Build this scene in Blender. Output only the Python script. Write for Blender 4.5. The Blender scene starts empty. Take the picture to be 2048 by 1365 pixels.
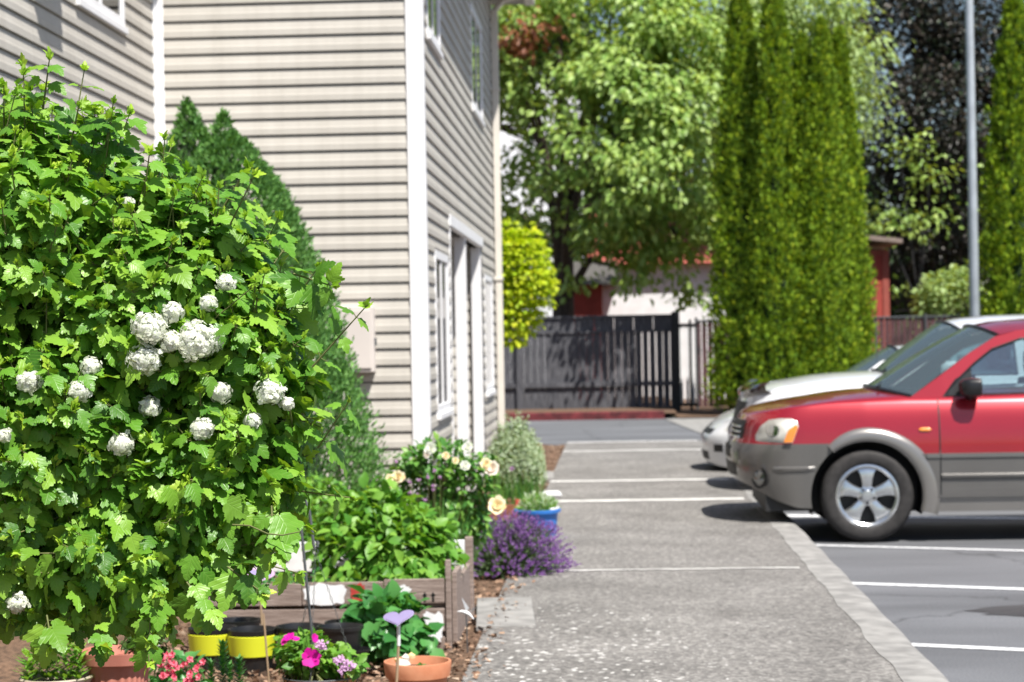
import bpy, bmesh, math, random
import numpy as np
from mathutils import Vector, Matrix
rng = np.random.default_rng(11)
random.seed(5)
scn = bpy.context.scene
COL = scn.collection
PI = math.pi
# ------------------------------------------------------------------ camera
F = 4200.0; ROLL = 0.018; YAW = math.atan(203 / F); EYE = 1.6
cam = bpy.data.cameras.new('camera'); camo = bpy.data.objects.new('camera', cam); COL.objects.link(camo)
cam.sensor_width = 36; cam.lens = 36 * F / 2048; cam.clip_start = .1; cam.clip_end = 1000
pitch = -(682.5 - 676.65) / F
M = Matrix.Rotation(YAW, 4, 'Z') @ Matrix.Rotation(PI / 2 + pitch, 4, 'X') @ Matrix.Rotation(-ROLL, 4, 'Z')
camo.matrix_world = Matrix.Translation((0, 0, EYE)) @ M
scn.camera = camo
cam.dof.use_dof = True; cam.dof.focus_distance = 4.95; cam.dof.aperture_fstop = 6.8

def at(px, py, Y=None, Z=None):
    """point of the place seen at a pixel of the 2048 px photograph, at depth Y or height Z"""
    dx = px - 1024; dy = py - 676.65
    c, s = math.cos(ROLL), math.sin(ROLL)
    u = c * dx - s * dy; v = s * dx + c * dy
    X = u * math.cos(YAW) - F * math.sin(YAW); YY = F * math.cos(YAW) + u * math.sin(YAW)
    t = Y / YY if Y is not None else (EYE - Z) / v
    return np.array((X * t, YY * t, EYE - v * t))

def proj(P):
    P = np.asarray(P, float); d = P - np.array((0, 0, EYE))
    c, s = math.cos(YAW), math.sin(YAW)
    r = d[..., 0] * c + d[..., 1] * s; f = -d[..., 0] * s + d[..., 1] * c
    u = F * r / f; v = -F * d[..., 2] / f
    cr, sr = math.cos(ROLL), math.sin(ROLL)
    return np.stack((1024 + cr * u + sr * v, 676.65 - sr * u + cr * v), -1)

# ------------------------------------------------------------------ materials
MATS = {}
def nt(name):
    m = bpy.data.materials.new(name); m.use_nodes = True
    t = m.node_tree; b = t.nodes['Principled BSDF']
    MATS[name] = m
    return m, t, b
def N(t, kind, **kw):
    n = t.nodes.new(kind)
    for k, v in kw.items():
        if k in n.inputs.keys(): n.inputs[k].default_value = v
        else: setattr(n, k, v)
    return n
def c4(c): return (c[0], c[1], c[2], 1)
def noise_mat(name, c1, c2, scale=8, rough=.6, detail=4, bump=0, bscale=None, metallic=0, spec=.4, ramp=(.35, .65), stretch=None, coat=0):
    m, t, b = nt(name)
    tc = N(t, 'ShaderNodeTexCoord'); src = tc.outputs['Object']
    if stretch:
        mp = N(t, 'ShaderNodeMapping'); mp.inputs['Scale'].default_value = stretch
        t.links.new(src, mp.inputs[0]); src = mp.outputs[0]
    n = N(t, 'ShaderNodeTexNoise', Scale=scale, Detail=detail); t.links.new(src, n.inputs['Vector'])
    r = N(t, 'ShaderNodeValToRGB'); e = r.color_ramp.elements
    e[0].position = ramp[0]; e[0].color = c4(c1); e[1].position = ramp[1]; e[1].color = c4(c2)
    t.links.new(n.outputs['Fac'], r.inputs[0]); t.links.new(r.outputs[0], b.inputs['Base Color'])
    b.inputs['Roughness'].default_value = rough; b.inputs['Metallic'].default_value = metallic
    b.inputs['Specular IOR Level'].default_value = spec; b.inputs['Coat Weight'].default_value = coat
    b.inputs['Coat Roughness'].default_value = .05
    if bump:
        n2 = N(t, 'ShaderNodeTexNoise', Scale=bscale or scale * 3, Detail=3); t.links.new(src, n2.inputs['Vector'])
        bp = N(t, 'ShaderNodeBump', Strength=bump, Distance=.01); t.links.new(n2.outputs['Fac'], bp.inputs['Height'])
        t.links.new(bp.outputs[0], b.inputs['Normal'])
    return m
def leaf_mat(name, cols, trans=.35, rough=.5, tcol=None, veins=False, spec=.35):
    """cols: list of colours picked per leaf"""
    m, t, b = nt(name)
    g = N(t, 'ShaderNodeNewGeometry')
    r = N(t, 'ShaderNodeValToRGB'); r.color_ramp.interpolation = 'LINEAR'
    e = r.color_ramp.elements
    while len(e) < len(cols): e.new(.5)
    for i, c in enumerate(cols): e[i].position = i / max(1, len(cols) - 1); e[i].color = c4(c)
    t.links.new(g.outputs['Random Per Island'], r.inputs[0])
    colr = r.outputs[0]
    b.inputs['Roughness'].default_value = rough; b.inputs['Specular IOR Level'].default_value = spec
    if veins:
        uv = N(t, 'ShaderNodeUVMap'); sp = N(t, 'ShaderNodeSeparateXYZ'); t.links.new(uv.outputs[0], sp.inputs[0])
        ab = N(t, 'ShaderNodeMath', operation='ABSOLUTE'); t.links.new(sp.outputs[0], ab.inputs[0])
        mu = N(t, 'ShaderNodeMath', operation='MULTIPLY_ADD'); t.links.new(ab.outputs[0], mu.inputs[0]); mu.inputs[1].default_value = -.8
        t.links.new(sp.outputs[1], mu.inputs[2])
        m2 = N(t, 'ShaderNodeMath', operation='MULTIPLY'); t.links.new(mu.outputs[0], m2.inputs[0]); m2.inputs[1].default_value = 38
        sn = N(t, 'ShaderNodeMath', operation='SINE'); t.links.new(m2.outputs[0], sn.inputs[0])
        pw = N(t, 'ShaderNodeMapRange'); pw.inputs['From Min'].default_value = .55; t.links.new(sn.outputs[0], pw.inputs[0])
        mr = N(t, 'ShaderNodeMapRange'); mr.inputs['From Min'].default_value = .035; mr.inputs['From Max'].default_value = .0
        t.links.new(ab.outputs[0], mr.inputs[0])
        mx = N(t, 'ShaderNodeMath', operation='MAXIMUM'); t.links.new(pw.outputs[0], mx.inputs[0]); t.links.new(mr.outputs[0], mx.inputs[1])
        mc = N(t, 'ShaderNodeMixRGB'); mc.inputs[2].default_value = (.26, .42, .09, 1)
        sc = N(t, 'ShaderNodeMath', operation='MULTIPLY'); t.links.new(mx.outputs[0], sc.inputs[0]); sc.inputs[1].default_value = .20
        t.links.new(sc.outputs[0], mc.inputs[0]); t.links.new(colr, mc.inputs[1]); colr = mc.outputs[0]
        bp = N(t, 'ShaderNodeBump', Strength=.35, Distance=.0015); bp.invert = True
        t.links.new(mx.outputs[0], bp.inputs['Height']); t.links.new(bp.outputs[0], b.inputs['Normal'])
    t.links.new(colr, b.inputs['Base Color'])
    tr = N(t, 'ShaderNodeBsdfTranslucent')
    hs = N(t, 'ShaderNodeMixRGB', blend_type='MULTIPLY'); hs.inputs[0].default_value = 1
    hs.inputs[2].default_value = c4(tcol or (1.5, 1.25, .5))
    t.links.new(colr, hs.inputs[1]); t.links.new(hs.outputs[0], tr.inputs[0])
    mix = N(t, 'ShaderNodeMixShader'); mix.inputs[0].default_value = trans
    t.links.new(b.outputs[0], mix.inputs[1]); t.links.new(tr.outputs[0], mix.inputs[2])
    t.links.new(mix.outputs[0], t.nodes['Material Output'].inputs[0])
    return m
def plain(name, c, rough=.5, metallic=0, spec=.5, coat=0, var=.12, scale=3):
    d = tuple(x * (1 - var) for x in c); l = tuple(min(1, x * (1 + var)) for x in c)
    return noise_mat(name, d, l, scale=scale, rough=rough, metallic=metallic, spec=spec, coat=coat)

# ------------------------------------------------------------------ objects
def tag(o, label=None, cat=None, group=None, kind=None):
    if label: o['label'] = label
    if cat: o['category'] = cat
    if group: o['group'] = group
    if kind: o['kind'] = kind
    return o
def thing(name, label, cat, loc=(0, 0, 0), rz=0, group=None):
    o = bpy.data.objects.new(name, None); COL.objects.link(o)
    o.empty_display_size = .1
    o.location = [float(x) for x in loc]; o.rotation_euler[2] = rz
    return tag(o, label, cat, group)
def mk(name, V, Fc, mat, parent=None, smooth=False, uv=None, loc=None, world=False):
    """V (n,3); Fc list of faces, or int array (m,k). world=True: V in world space, moved under the parent"""
    V = np.asarray(V, float).reshape(-1, 3)
    if world and parent is not None:
        w = Vector((0, 0, 0)); p = parent
        rz = 0
        while p is not None: w += p.location; rz += p.rotation_euler[2]; p = p.parent
        V = V - np.array(w)
        if abs(rz) > 1e-9:
            c, s = math.cos(-rz), math.sin(-rz)
            V = np.stack((V[:, 0] * c - V[:, 1] * s, V[:, 0] * s + V[:, 1] * c, V[:, 2]), 1)
    me = bpy.data.meshes.new(name)
    if isinstance(Fc, np.ndarray):
        m, k = Fc.shape
        me.vertices.add(len(V)); me.vertices.foreach_set('co', V.astype(np.float32).ravel())
        me.loops.add(m * k); me.loops.foreach_set('vertex_index', Fc.astype(np.int32).ravel())
        me.polygons.add(m); me.polygons.foreach_set('loop_start', np.arange(0, m * k, k, dtype=np.int32))
        me.update(calc_edges=True)
        if uv is not None:
            l = me.uv_layers.new(name='UVMap'); l.data.foreach_set('uv', uv[Fc.ravel()].astype(np.float32).ravel())
    else:
        me.from_pydata([tuple(v) for v in V], [], [tuple(int(i) for i in f) for f in Fc])
    me.validate()
    if smooth: me.polygons.foreach_set('use_smooth', np.ones(len(me.polygons), bool))
    me.materials.append(MATS[mat] if isinstance(mat, str) else mat)
    o = bpy.data.objects.new(name, me); COL.objects.link(o)
    if parent is not None: o.parent = parent
    if loc is not None: o.location = [float(x) for x in loc]
    return o
def fix_normals(o, smooth_angle=None):
    bm = bmesh.new(); bm.from_mesh(o.data); bmesh.ops.recalc_face_normals(bm, faces=bm.faces); bm.to_mesh(o.data); bm.free()
def bevel(o, w=.005, seg=2):
    bm = bmesh.new(); bm.from_mesh(o.data)
    bmesh.ops.bevel(bm, geom=[e for e in bm.edges if len(e.link_faces) == 2 and e.calc_face_angle(0) > .5], offset=w, segments=seg, affect='EDGES', profile=.6)
    bm.to_mesh(o.data); bm.free(); return o
class MB:
    """collects shapes into one mesh"""
    def __init__(s): s.v = []; s.f = []
    def add(s, V, Fc):
        n = len(s.v); s.v += [tuple(float(x) for x in p) for p in V]; s.f += [tuple(int(i) + n for i in f) for f in Fc]; return s
    def box(s, a, b):
        x0, y0, z0 = a; x1, y1, z1 = b
        if x0 > x1: x0, x1 = x1, x0
        if y0 > y1: y0, y1 = y1, y0
        if z0 > z1: z0, z1 = z1, z0
        V = [(x0, y0, z0), (x1, y0, z0), (x1, y1, z0), (x0, y1, z0), (x0, y0, z1), (x1, y0, z1), (x1, y1, z1), (x0, y1, z1)]
        return s.add(V, [(0, 3, 2, 1), (4, 5, 6, 7), (0, 1, 5, 4), (1, 2, 6, 5), (2, 3, 7, 6), (3, 0, 4, 7)])
    def obox(s, c, size, M3):
        V = [np.array(c) + np.array(M3 @ Vector((sx * size[0] / 2, sy * size[1] / 2, sz * size[2] / 2))) for sz in (-1, 1) for sx, sy in ((-1, -1), (1, -1), (1, 1), (-1, 1))]
        return s.add(V, [(0, 3, 2, 1), (4, 5, 6, 7), (0, 1, 5, 4), (1, 2, 6, 5), (2, 3, 7, 6), (3, 0, 4, 7)])
    def tube(s, pts, r, sides=8, caps=True, closed=False):
        pts = [np.array(p, float) for p in pts]; n = len(pts)
        rs = r if isinstance(r, (list, tuple)) else [r] * n
        V = []; prev = None
        for i, p in enumerate(pts):
            if closed: d = pts[(i + 1) % n] - pts[i - 1]
            else: d = pts[min(i + 1, n - 1)] - pts[max(i - 1, 0)]
            d = d / (np.linalg.norm(d) + 1e-9)
            if prev is None: ref = np.array((0, 0, 1.)) if abs(d[2]) < .9 else np.array((1., 0, 0))
            else: ref = prev
            a = ref - d * ref.dot(d); a /= np.linalg.norm(a) + 1e-9; b = np.cross(d, a); prev = a
            for k in range(sides):
                t = 2 * PI * k / sides; V.append(p + rs[i] * (math.cos(t) * a + math.sin(t) * b))
        Fc = []
        for i in range(n if closed else n - 1):
            j = (i + 1) % n
            for k in range(sides):
                k2 = (k + 1) % sides; Fc.append((i * sides + k, i * sides + k2, j * sides + k2, j * sides + k))
        if caps and not closed:
            Fc.append(tuple(range(sides - 1, -1, -1))); Fc.append(tuple(range((n - 1) * sides, n * sides)))
        return s.add(V, Fc)
    def lathe(s, prof, seg=32, c=(0, 0, 0), axis='z', closed=False):
        V = []
        for r, h in prof:
            for k in range(seg):
                t = 2 * PI * k / seg
                if axis == 'z': V.append((c[0] + r * math.cos(t), c[1] + r * math.sin(t), c[2] + h))
                else: V.append((c[0] + r * math.cos(t), c[1] + h, c[2] + r * math.sin(t)))
        Fc = []; n = len(prof)
        for i in range(n if closed else n - 1):
            j = (i + 1) % n
            for k in range(seg): k2 = (k + 1) % seg; Fc.append((i * seg + k, i * seg + k2, j * seg + k2, j * seg + k))
        return s.add(V, Fc)
    def prism(s, poly, fn, d0, d1):
        """2-D polygon extruded: fn(u,v,d)->xyz"""
        n = len(poly); V = [fn(u, v, d0) for u, v in poly] + [fn(u, v, d1) for u, v in poly]
        return s.add(V, [tuple(range(n)), tuple(range(2 * n - 1, n - 1, -1))] + [(i, i + n, (i + 1) % n + n, (i + 1) % n) for i in range(n)])
    def build(s, name, mat, parent=None, smooth=False, world=False, bev=0):
        o = mk(name, np.array(s.v), s.f, mat, parent, smooth, world=world); fix_normals(o)
        if smooth: o.data.set_sharp_from_angle(angle=math.radians(40))
        if bev: bevel(o, bev)
        return o

# ------------------------------------------------------------------ foliage tools
def unit(a): return a / (np.linalg.norm(a, axis=-1, keepdims=True) + 1e-9)
def rdir(n): return unit(rng.normal(size=(n, 3)))
def frames(tip, up):
    y = unit(tip); z = up - y * (up * y).sum(-1, keepdims=True)
    bad = np.linalg.norm(z, axis=-1) < 1e-3
    z[bad] = np.cross(y[bad], np.array((1., .3, .2))); z = unit(z); x = np.cross(y, z)
    return np.stack((x, y, z), -1)
def inst(T, pos, R, s):
    tv, tf = T; s = np.asarray(s, float)
    if s.ndim == 1: s = s[:, None]
    V = np.einsum('nij,nvj->nvi', R, tv[None] * (s[:, None, :] if s.shape[1] == 3 else s[:, None, :])) + pos[:, None]
    n, k = len(pos), len(tv)
    Fc = (tf[None] + (np.arange(n) * k)[:, None, None]).reshape(-1, tf.shape[1])
    return V.reshape(-1, 3), Fc
def tuv(T, n): return np.tile(T[0][:, :2], (n, 1))
def join(parts):
    Vs = []; Fs = []; o = 0
    for V, Fc in parts: Vs.append(V); Fs.append(Fc + o); o += len(V)
    return np.concatenate(Vs), np.concatenate(Fs)
def segs(P0, P1, r0, r1, sides=4):
    P0 = np.asarray(P0, float); P1 = np.asarray(P1, float); n = len(P0)
    d = unit(P1 - P0); a = unit(np.cross(d, np.where(np.abs(d[:, 2:]) < .9, np.array((0, 0, 1.)), np.array((1., 0, 0))))); b = np.cross(d, a)
    r0 = np.broadcast_to(r0, n); r1 = np.broadcast_to(r1, n)
    t = np.arange(sides) * 2 * PI / sides
    ring = np.cos(t)[None, :, None] * a[:, None] + np.sin(t)[None, :, None] * b[:, None]
    V = np.concatenate((P0[:, None] + ring * r0[:, None, None], P1[:, None] + ring * r1[:, None, None]), 1)
    k = np.arange(sides); k2 = (k + 1) % sides
    tf = np.stack((k, k2, k2 + sides, k + sides), 1)
    Fc = (tf[None] + (np.arange(n) * 2 * sides)[:, None, None]).reshape(-1, 4)
    return V.reshape(-1, 3), Fc
A = lambda *x: np.array(x, float)
def half(right, mids, tris):
    """mirror a half leaf. mids: list of (y), right: list of (x,y)"""
    V = [(0, y) for y in mids] + list(right) + [(-x, y) for x, y in right]
    m = len(mids); r = len(right); Fc = []
    for t in tris:
        a = [i if i < 100 else m + i - 100 for i in t]; b = [i if i < 100 else m + r + i - 100 for i in t]
        Fc.append(a); Fc.append(b[::-1])
    return V, Fc
_P = [(.10, -.07), (.24, -.07), (.36, .02), (.37, .12), (.50, .17), (.50, .27), (.62, .36), (.60, .50), (.48, .46), (.44, .53), (.28, .47), (.34, .60), (.27, .66), (.30, .76), (.18, .80), (.16, .92)]
_T = [(0, 100, 101), (0, 101, 102), (0, 102, 103), (0, 103, 1), (1, 103, 104), (1, 104, 105), (1, 105, 106), (1, 106, 108), (106, 107, 108), (1, 108, 109), (1, 109, 110), (1, 110, 2), (2, 110, 111), (2, 111, 112), (2, 112, 114), (112, 113, 114), (2, 114, 3), (114, 115, 3)]
_v, _f = half(_P, (0, .3, .6, 1.03), _T)
LOBED = (np.array([(x, y, .16 * abs(x) ** 1.0 - .25 * y * y - .10 * max(0, abs(x) - .3) * 2 + .02 * math.sin(13 * x + 7 * y)) for x, y in _v]), np.array(_f))
_v2 = [(x, y, .05 * abs(x) - .5 * y * y - .45 * x * x + .03 * math.sin(11 * x - 9 * y)) for x, y in _v]
LOBED2 = (np.array(_v2), np.array(_f))
OVAL = (A((0, 0, 0), (0, .5, -.03), (0, 1, -.22), (.2, .2, .05), (.3, .5, .05), (.17, .8, -.06), (-.2, .2, .05), (-.3, .5, .05), (-.17, .8, -.06)),
        np.array([(0, 3, 1), (3, 4, 1), (4, 5, 1), (5, 2, 1), (6, 0, 1), (7, 6, 1), (8, 7, 1), (2, 8, 1)]))
DIAM = (A((0, 0, 0), (.24, .45, .07), (0, 1, -.12), (-.24, .45, .07), (0, .5, -.01)), np.array([(0, 1, 4), (1, 2, 4), (2, 3, 4), (3, 0, 4)]))
LANCE = (A((0, 0, 0), (.10, .4, .03), (0, 1, -.1), (-.10, .4, .03), (0, .45, 0)), np.array([(0, 1, 4), (1, 2, 4), (2, 3, 4), (3, 0, 4)]))
BLADE = (A((-.06, 0, 0), (.06, 0, 0), (.045, .6, -.04), (-.045, .6, -.04), (0, 1, -.12)), np.array([(0, 1, 2), (0, 2, 3), (3, 2, 4)]))
FAN = (A((0, 0, 0), (.3, .35, .04), (.34, .75, .02), (.1, .78, 0), (.05, 1, -.05), (-.1, .72, 0), (-.33, .8, .02), (-.3, .4, .04)), np.array([(0, 1, 3), (1, 2, 3), (0, 3, 5), (3, 4, 5), (0, 5, 7), (5, 6, 7)]))
PETAL = (A((0, 0, 0), (.3, .45, .08), (.34, .8, .16), (0, 1.0, .18), (-.34, .8, .16), (-.3, .45, .08)), np.array([(0, 1, 5), (1, 2, 4), (1, 4, 5), (2, 3, 4)]))

def inside(P, lobes, k=.93, skip=None):
    m = np.zeros(len(P), bool)
    for i, (c, r) in enumerate(lobes):
        q = (((P - c) / r) ** 2).sum(1) < k * k
        if skip is not None: q &= skip != i
        m |= q
    return m
def surface(lobes, n, face=None):
    """points on the outer surface of a union of ellipsoids, with normals"""
    w = np.array([float(np.mean(r)) ** 2 for c, r in lobes]); idx = rng.choice(len(lobes), n, p=w / w.sum())
    C = np.array([l[0] for l in lobes])[idx]; Rr = np.array([np.broadcast_to(l[1], 3) for l in lobes])[idx]
    d = rdir(n); P = C + d * Rr; nn = unit(d / Rr)
    keep = ~inside(P, lobes, skip=idx)
    if face is not None: keep &= face(P, nn)
    return P[keep], nn[keep]
def volume(lobes, n, k=1., inner=.0):
    w = np.array([float(np.prod(np.broadcast_to(r, 3))) for c, r in lobes]); idx = rng.choice(len(lobes), n, p=w / w.sum())
    C = np.array([l[0] for l in lobes])[idx]; Rr = np.array([np.broadcast_to(l[1], 3) for l in lobes])[idx]
    rr = (inner + (1 - inner) * rng.random(n)) ** (1 / 3)
    return C + rdir(n) * Rr * rr[:, None] * k
def tree_leaves(lobes, nclu, per, spread, size, T, droop=.4, flat=.6, shell=.35, outbias=.5, gap=0):
    """leaf clusters filling the outer part of the crown"""
    C = volume(lobes, nclu, 1., shell)
    if gap:   # openings between the boughs
        g_ = np.sin(C[:, 0] * 2.3 + 1.3 * np.sin(C[:, 2] * 1.9)) + np.sin(C[:, 2] * 3.1 + C[:, 1] * 1.7 + 2 * np.sin(C[:, 0])) + .6 * np.sin(C[:, 0] * 5.1 + C[:, 2] * 4.3)
        C = C[g_ > gap]; nclu = len(C)
    cen = np.mean([l[0] for l in lobes], 0)
    n = nclu * per
    cc = np.repeat(C, per, 0); off = rng.normal(size=(n, 3)) * spread * np.array((1, 1, .55))
    P = cc + off
    out = unit(cc - cen)
    tip = unit(unit(off) * .8 + out * .3 + A(0, 0, -droop) + rng.normal(size=(n, 3)) * .35)
    up = unit(A(0, 0, flat) + out * outbias + rng.normal(size=(n, 3)) * .45)
    s = size * rng.uniform(.6, 1.25, n)
    return inst(T, P, frames(tip, up), s)
# ------------------------------------------------------------------ material library
m = noise_mat('siding', (.455, .43, .39), (.515, .49, .45), scale=1.1, rough=.55, spec=.25, ramp=(.3, .7))
t = m.node_tree; b = t.nodes['Principled BSDF']; src = b.inputs['Base Color'].links[0].from_socket; tc = N(t, 'ShaderNodeTexCoord'); mp = N(t, 'ShaderNodeMapping'); mp.inputs['Scale'].default_value = (9, 9, .7)
t.links.new(tc.outputs['Object'], mp.inputs[0]); n = N(t, 'ShaderNodeTexNoise', Scale=1.4, Detail=6); t.links.new(mp.outputs[0], n.inputs['Vector']); r = N(t, 'ShaderNodeValToRGB')
r.color_ramp.elements[0].position = .3; r.color_ramp.elements[0].color = (.94, .935, .93, 1); r.color_ramp.elements[1].position = .6; r.color_ramp.elements[1].color = (1.02, 1.02, 1.02, 1); t.links.new(n.outputs['Fac'], r.inputs[0])
mu = N(t, 'ShaderNodeMixRGB', blend_type='MULTIPLY'); mu.inputs[0].default_value = 1; t.links.new(src, mu.inputs[1]); t.links.new(r.outputs[0], mu.inputs[2]); t.links.new(mu.outputs[0], b.inputs['Base Color'])
plain('white_trim', (.79, .79, .81), rough=.5, spec=.3, var=.04)
plain('cream_trim', (.66, .62, .56), rough=.5, spec=.3, var=.05)
plain('soffit', (.30, .27, .25), rough=.7)
plain('roofing', (.08, .075, .07), rough=.9)
plain('concrete_base', (.28, .27, .25), rough=.9)
plain('box_paint', (.62, .57, .54), rough=.55, spec=.3, var=.04)
plain('steel_grey', (.12, .13, .14), rough=.5, metallic=.5)
plain('black_plastic', (.012, .012, .013), rough=.32, spec=.5)
plain('yellow_plastic', (.62, .66, .03), rough=.4, var=.05)
plain('blue_plastic', (.03, .17, .55), rough=.4)
plain('lilac_paint', (.25, .21, .38), rough=.45)
plain('white_paint', (.75, .76, .78), rough=.55, var=.08, scale=12)
plain('red_paint', (.45, .05, .04), rough=.55, var=.3, scale=14)
plain('bronze_wood', (.34, .24, .15), rough=.7)
noise_mat('terracotta', (.46, .17, .085), (.56, .25, .14), scale=9, rough=.85, bump=.15)
noise_mat('terracotta_pink', (.42, .15, .11), (.50, .21, .16), scale=6, rough=.7)
noise_mat('stoneware', (.36, .31, .24), (.46, .40, .31), scale=12, rough=.6)
noise_mat('coir', (.36, .16, .06), (.55, .30, .12), scale=60, rough=.95, bump=.6)
noise_mat('pallet_wood', (.17, .125, .105), (.33, .265, .235), scale=14, rough=.85, bump=.35, stretch=(.6, 6, 6), ramp=(.3, .7))
noise_mat('red_wood', (.20, .07, .04), (.30, .12, .07), scale=16, rough=.85, bump=.3, stretch=(.6, 6, 6))
noise_mat('fence_wood', (.03, .032, .040), (.15, .15, .165), scale=9, rough=.9, bump=.3, stretch=(5, 5, .5), ramp=(.3, .75))
noise_mat('bark', (.045, .032, .024), (.12, .09, .07), scale=14, rough=.95, bump=.8, stretch=(3, 3, .6))
noise_mat('twig', (.10, .12, .035), (.16, .17, .06), scale=20, rough=.7)
noise_mat('brown_twig', (.08, .05, .03), (.16, .10, .06), scale=20, rough=.8)
noise_mat('soil', (.045, .028, .018), (.20, .12, .075), scale=38, rough=.95, bump=.9, bscale=60, ramp=(.32, .68))
leaf_mat('chips', [(.05, .03, .02), (.24, .14, .09), (.42, .28, .19), (.13, .07, .045), (.50, .38, .28)], trans=0, rough=.9)
plain('kerb_red', (.12, .016, .020), rough=.8, var=.5, scale=5)
plain('lamp_steel', (.42, .46, .50), rough=.5, metallic=.3)
plain('shed_red', (.36, .055, .04), rough=.8, var=.15)
plain('house_white', (.78, .78, .80), rough=.7, var=.06)
plain('apartment_white', (.80, .80, .84), rough=.7, var=.05)
plain('tile_red', (.34, .08, .06), rough=.8)
plain('rubber', (.022, .020, .020), rough=.75, var=.3, scale=20)
plain('alloy', (.62, .64, .66), rough=.22, metallic=.9, var=.04)
plain('dark_metal', (.015, .015, .016), rough=.6)
plain('car_red', (.37, .014, .026), rough=.26, metallic=.4, coat=1, var=.03, spec=.6)
plain('car_white', (.74, .75, .78), rough=.3, metallic=.0, coat=1, var=.02)
plain('car_silver', (.72, .73, .75), rough=.3, metallic=.1, coat=1, var=.02)
plain('cladding', (.135, .130, .125), rough=.32, metallic=.35, coat=.6, var=.05)
plain('flare', (.22, .21, .20), rough=.3, metallic=.5, coat=.8, var=.04)
plain('chrome', (.7, .7, .7), rough=.12, metallic=1, var=.02)
plain('lamp_amber', (.80, .25, .03), rough=.2, coat=1, var=.05)
plain('seat_cloth', (.12, .14, .15), rough=.9)
plain('deflector', (.045, .025, .018), rough=.12, coat=1, spec=.7)
plain('paint_white', (.70, .71, .74), rough=.8, var=.12, scale=20)
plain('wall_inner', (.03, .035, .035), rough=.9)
def glass(name, tint, refl=.9, minr=.06):
    m, t, b = nt(name); t.nodes.remove(b)
    tr = N(t, 'ShaderNodeBsdfTransparent'); tr.inputs[0].default_value = c4(tint)
    gl = N(t, 'ShaderNodeBsdfGlossy'); gl.inputs['Roughness'].default_value = .03; gl.inputs[0].default_value = (refl, refl, refl, 1)
    fr = N(t, 'ShaderNodeFresnel', IOR=1.6); ma = N(t, 'ShaderNodeMath', operation='MAXIMUM'); ma.inputs[1].default_value = minr
    t.links.new(fr.outputs[0], ma.inputs[0])
    mx = N(t, 'ShaderNodeMixShader'); t.links.new(ma.outputs[0], mx.inputs[0]); t.links.new(tr.outputs[0], mx.inputs[1]); t.links.new(gl.outputs[0], mx.inputs[2])
    t.links.new(mx.outputs[0], t.nodes['Material Output'].inputs[0]); return m
glass('car_glass', (.60, .74, .76), minr=.26)
m_ = glass('windscreen_glass', (.66, .80, .80), minr=.30)
t = m_.node_tree; o_ = t.nodes['Material Output']; src = o_.inputs[0].links[0].from_socket; df = N(t, 'ShaderNodeBsdfDiffuse'); df.inputs[0].default_value = (.42, .56, .56, 1)
mx = N(t, 'ShaderNodeMixShader'); mx.inputs[0].default_value = .10; t.links.new(src, mx.inputs[1]); t.links.new(df.outputs[0], mx.inputs[2]); t.links.new(mx.outputs[0], o_.inputs[0])
glass('window_glass', (.10, .16, .14), minr=.16)
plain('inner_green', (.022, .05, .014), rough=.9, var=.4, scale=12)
# frosted headlight lens
m, t, b = nt('lamp_lens'); b.inputs['Base Color'].default_value = (.62, .60, .52, 1); b.inputs['Roughness'].default_value = .18
b.inputs['Coat Weight'].default_value = 1; n = N(t, 'ShaderNodeTexNoise', Scale=7, Detail=1); tc = N(t, 'ShaderNodeTexCoord')
t.links.new(tc.outputs['Object'], n.inputs[0]); r = N(t, 'ShaderNodeValToRGB'); r.color_ramp.elements[0].position=.35; r.color_ramp.elements[1].position=.65; r.color_ramp.elements[0].color = (.30, .29, .26, 1); r.color_ramp.elements[1].color = (.72, .71, .66, 1)
t.links.new(n.outputs['Fac'], r.inputs[0]); t.links.new(r.outputs[0], b.inputs['Base Color'])
# leaves
leaf_mat('snowball_leaf', [(.05, .155, .016), (.10, .26, .024), (.15, .34, .032), (.25, .44, .05), (.07, .20, .018)], trans=.28, rough=.38, veins=True, tcol=(1.5, 1.3, .4))
leaf_mat('new_leaf', [(.26, .46, .04), (.38, .56, .05), (.22, .42, .04), (.46, .60, .07)], trans=.35, rough=.45, tcol=(1.0, 1.1, .5))
leaf_mat('spruce_needle', [(.07, .19, .05), (.12, .29, .07), (.19, .39, .09), (.09, .23, .055)], trans=.15, rough=.6)
leaf_mat('arborvitae_spray', [(.07, .13, .010), (.16, .28, .014), (.30, .44, .02), (.09, .19, .010), (.42, .52, .03)], trans=.22, rough=.65)
leaf_mat('walnut_leaf', [(.15, .28, .05), (.26, .40, .09), (.40, .54, .16), (.18, .32, .06), (.34, .44, .08)], trans=.28, rough=.45)
leaf_mat('pale_leaf', [(.24, .36, .12), (.32, .45, .16), (.40, .52, .22)], trans=.38, rough=.5)
leaf_mat('purple_leaf', [(.010, .011, .009), (.020, .020, .015), (.06, .048, .038), (.012, .014, .010), (.04, .07, .03)], trans=.2, rough=.4, tcol=(1.1, 1, .8))
leaf_mat('dark_leaf', [(.015, .04, .010), (.035, .08, .016), (.08, .14, .03)], trans=.3, rough=.5)
leaf_mat('gold_leaf', [(.46, .58, .02), (.60, .66, .025), (.36, .54, .02), (.70, .68, .03)], trans=.4, rough=.55, tcol=(1.05, 1.1, .4))
leaf_mat('berry_leaf', [(.07, .22, .025), (.13, .32, .04), (.22, .42, .06), (.10, .27, .035)], trans=.35, rough=.45)
leaf_mat('rose_leaf', [(.05, .16, .03), (.09, .25, .05), (.14, .32, .06), (.20, .36, .06)], trans=.3, rough=.35)
leaf_mat('broad_leaf', [(.04, .17, .04), (.07, .25, .06), (.11, .31, .08)], trans=.28, rough=.35)
leaf_mat('lavender_leaf', [(.12, .20, .08), (.18, .27, .12), (.08, .16, .06)], trans=.2, rough=.7)
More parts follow.
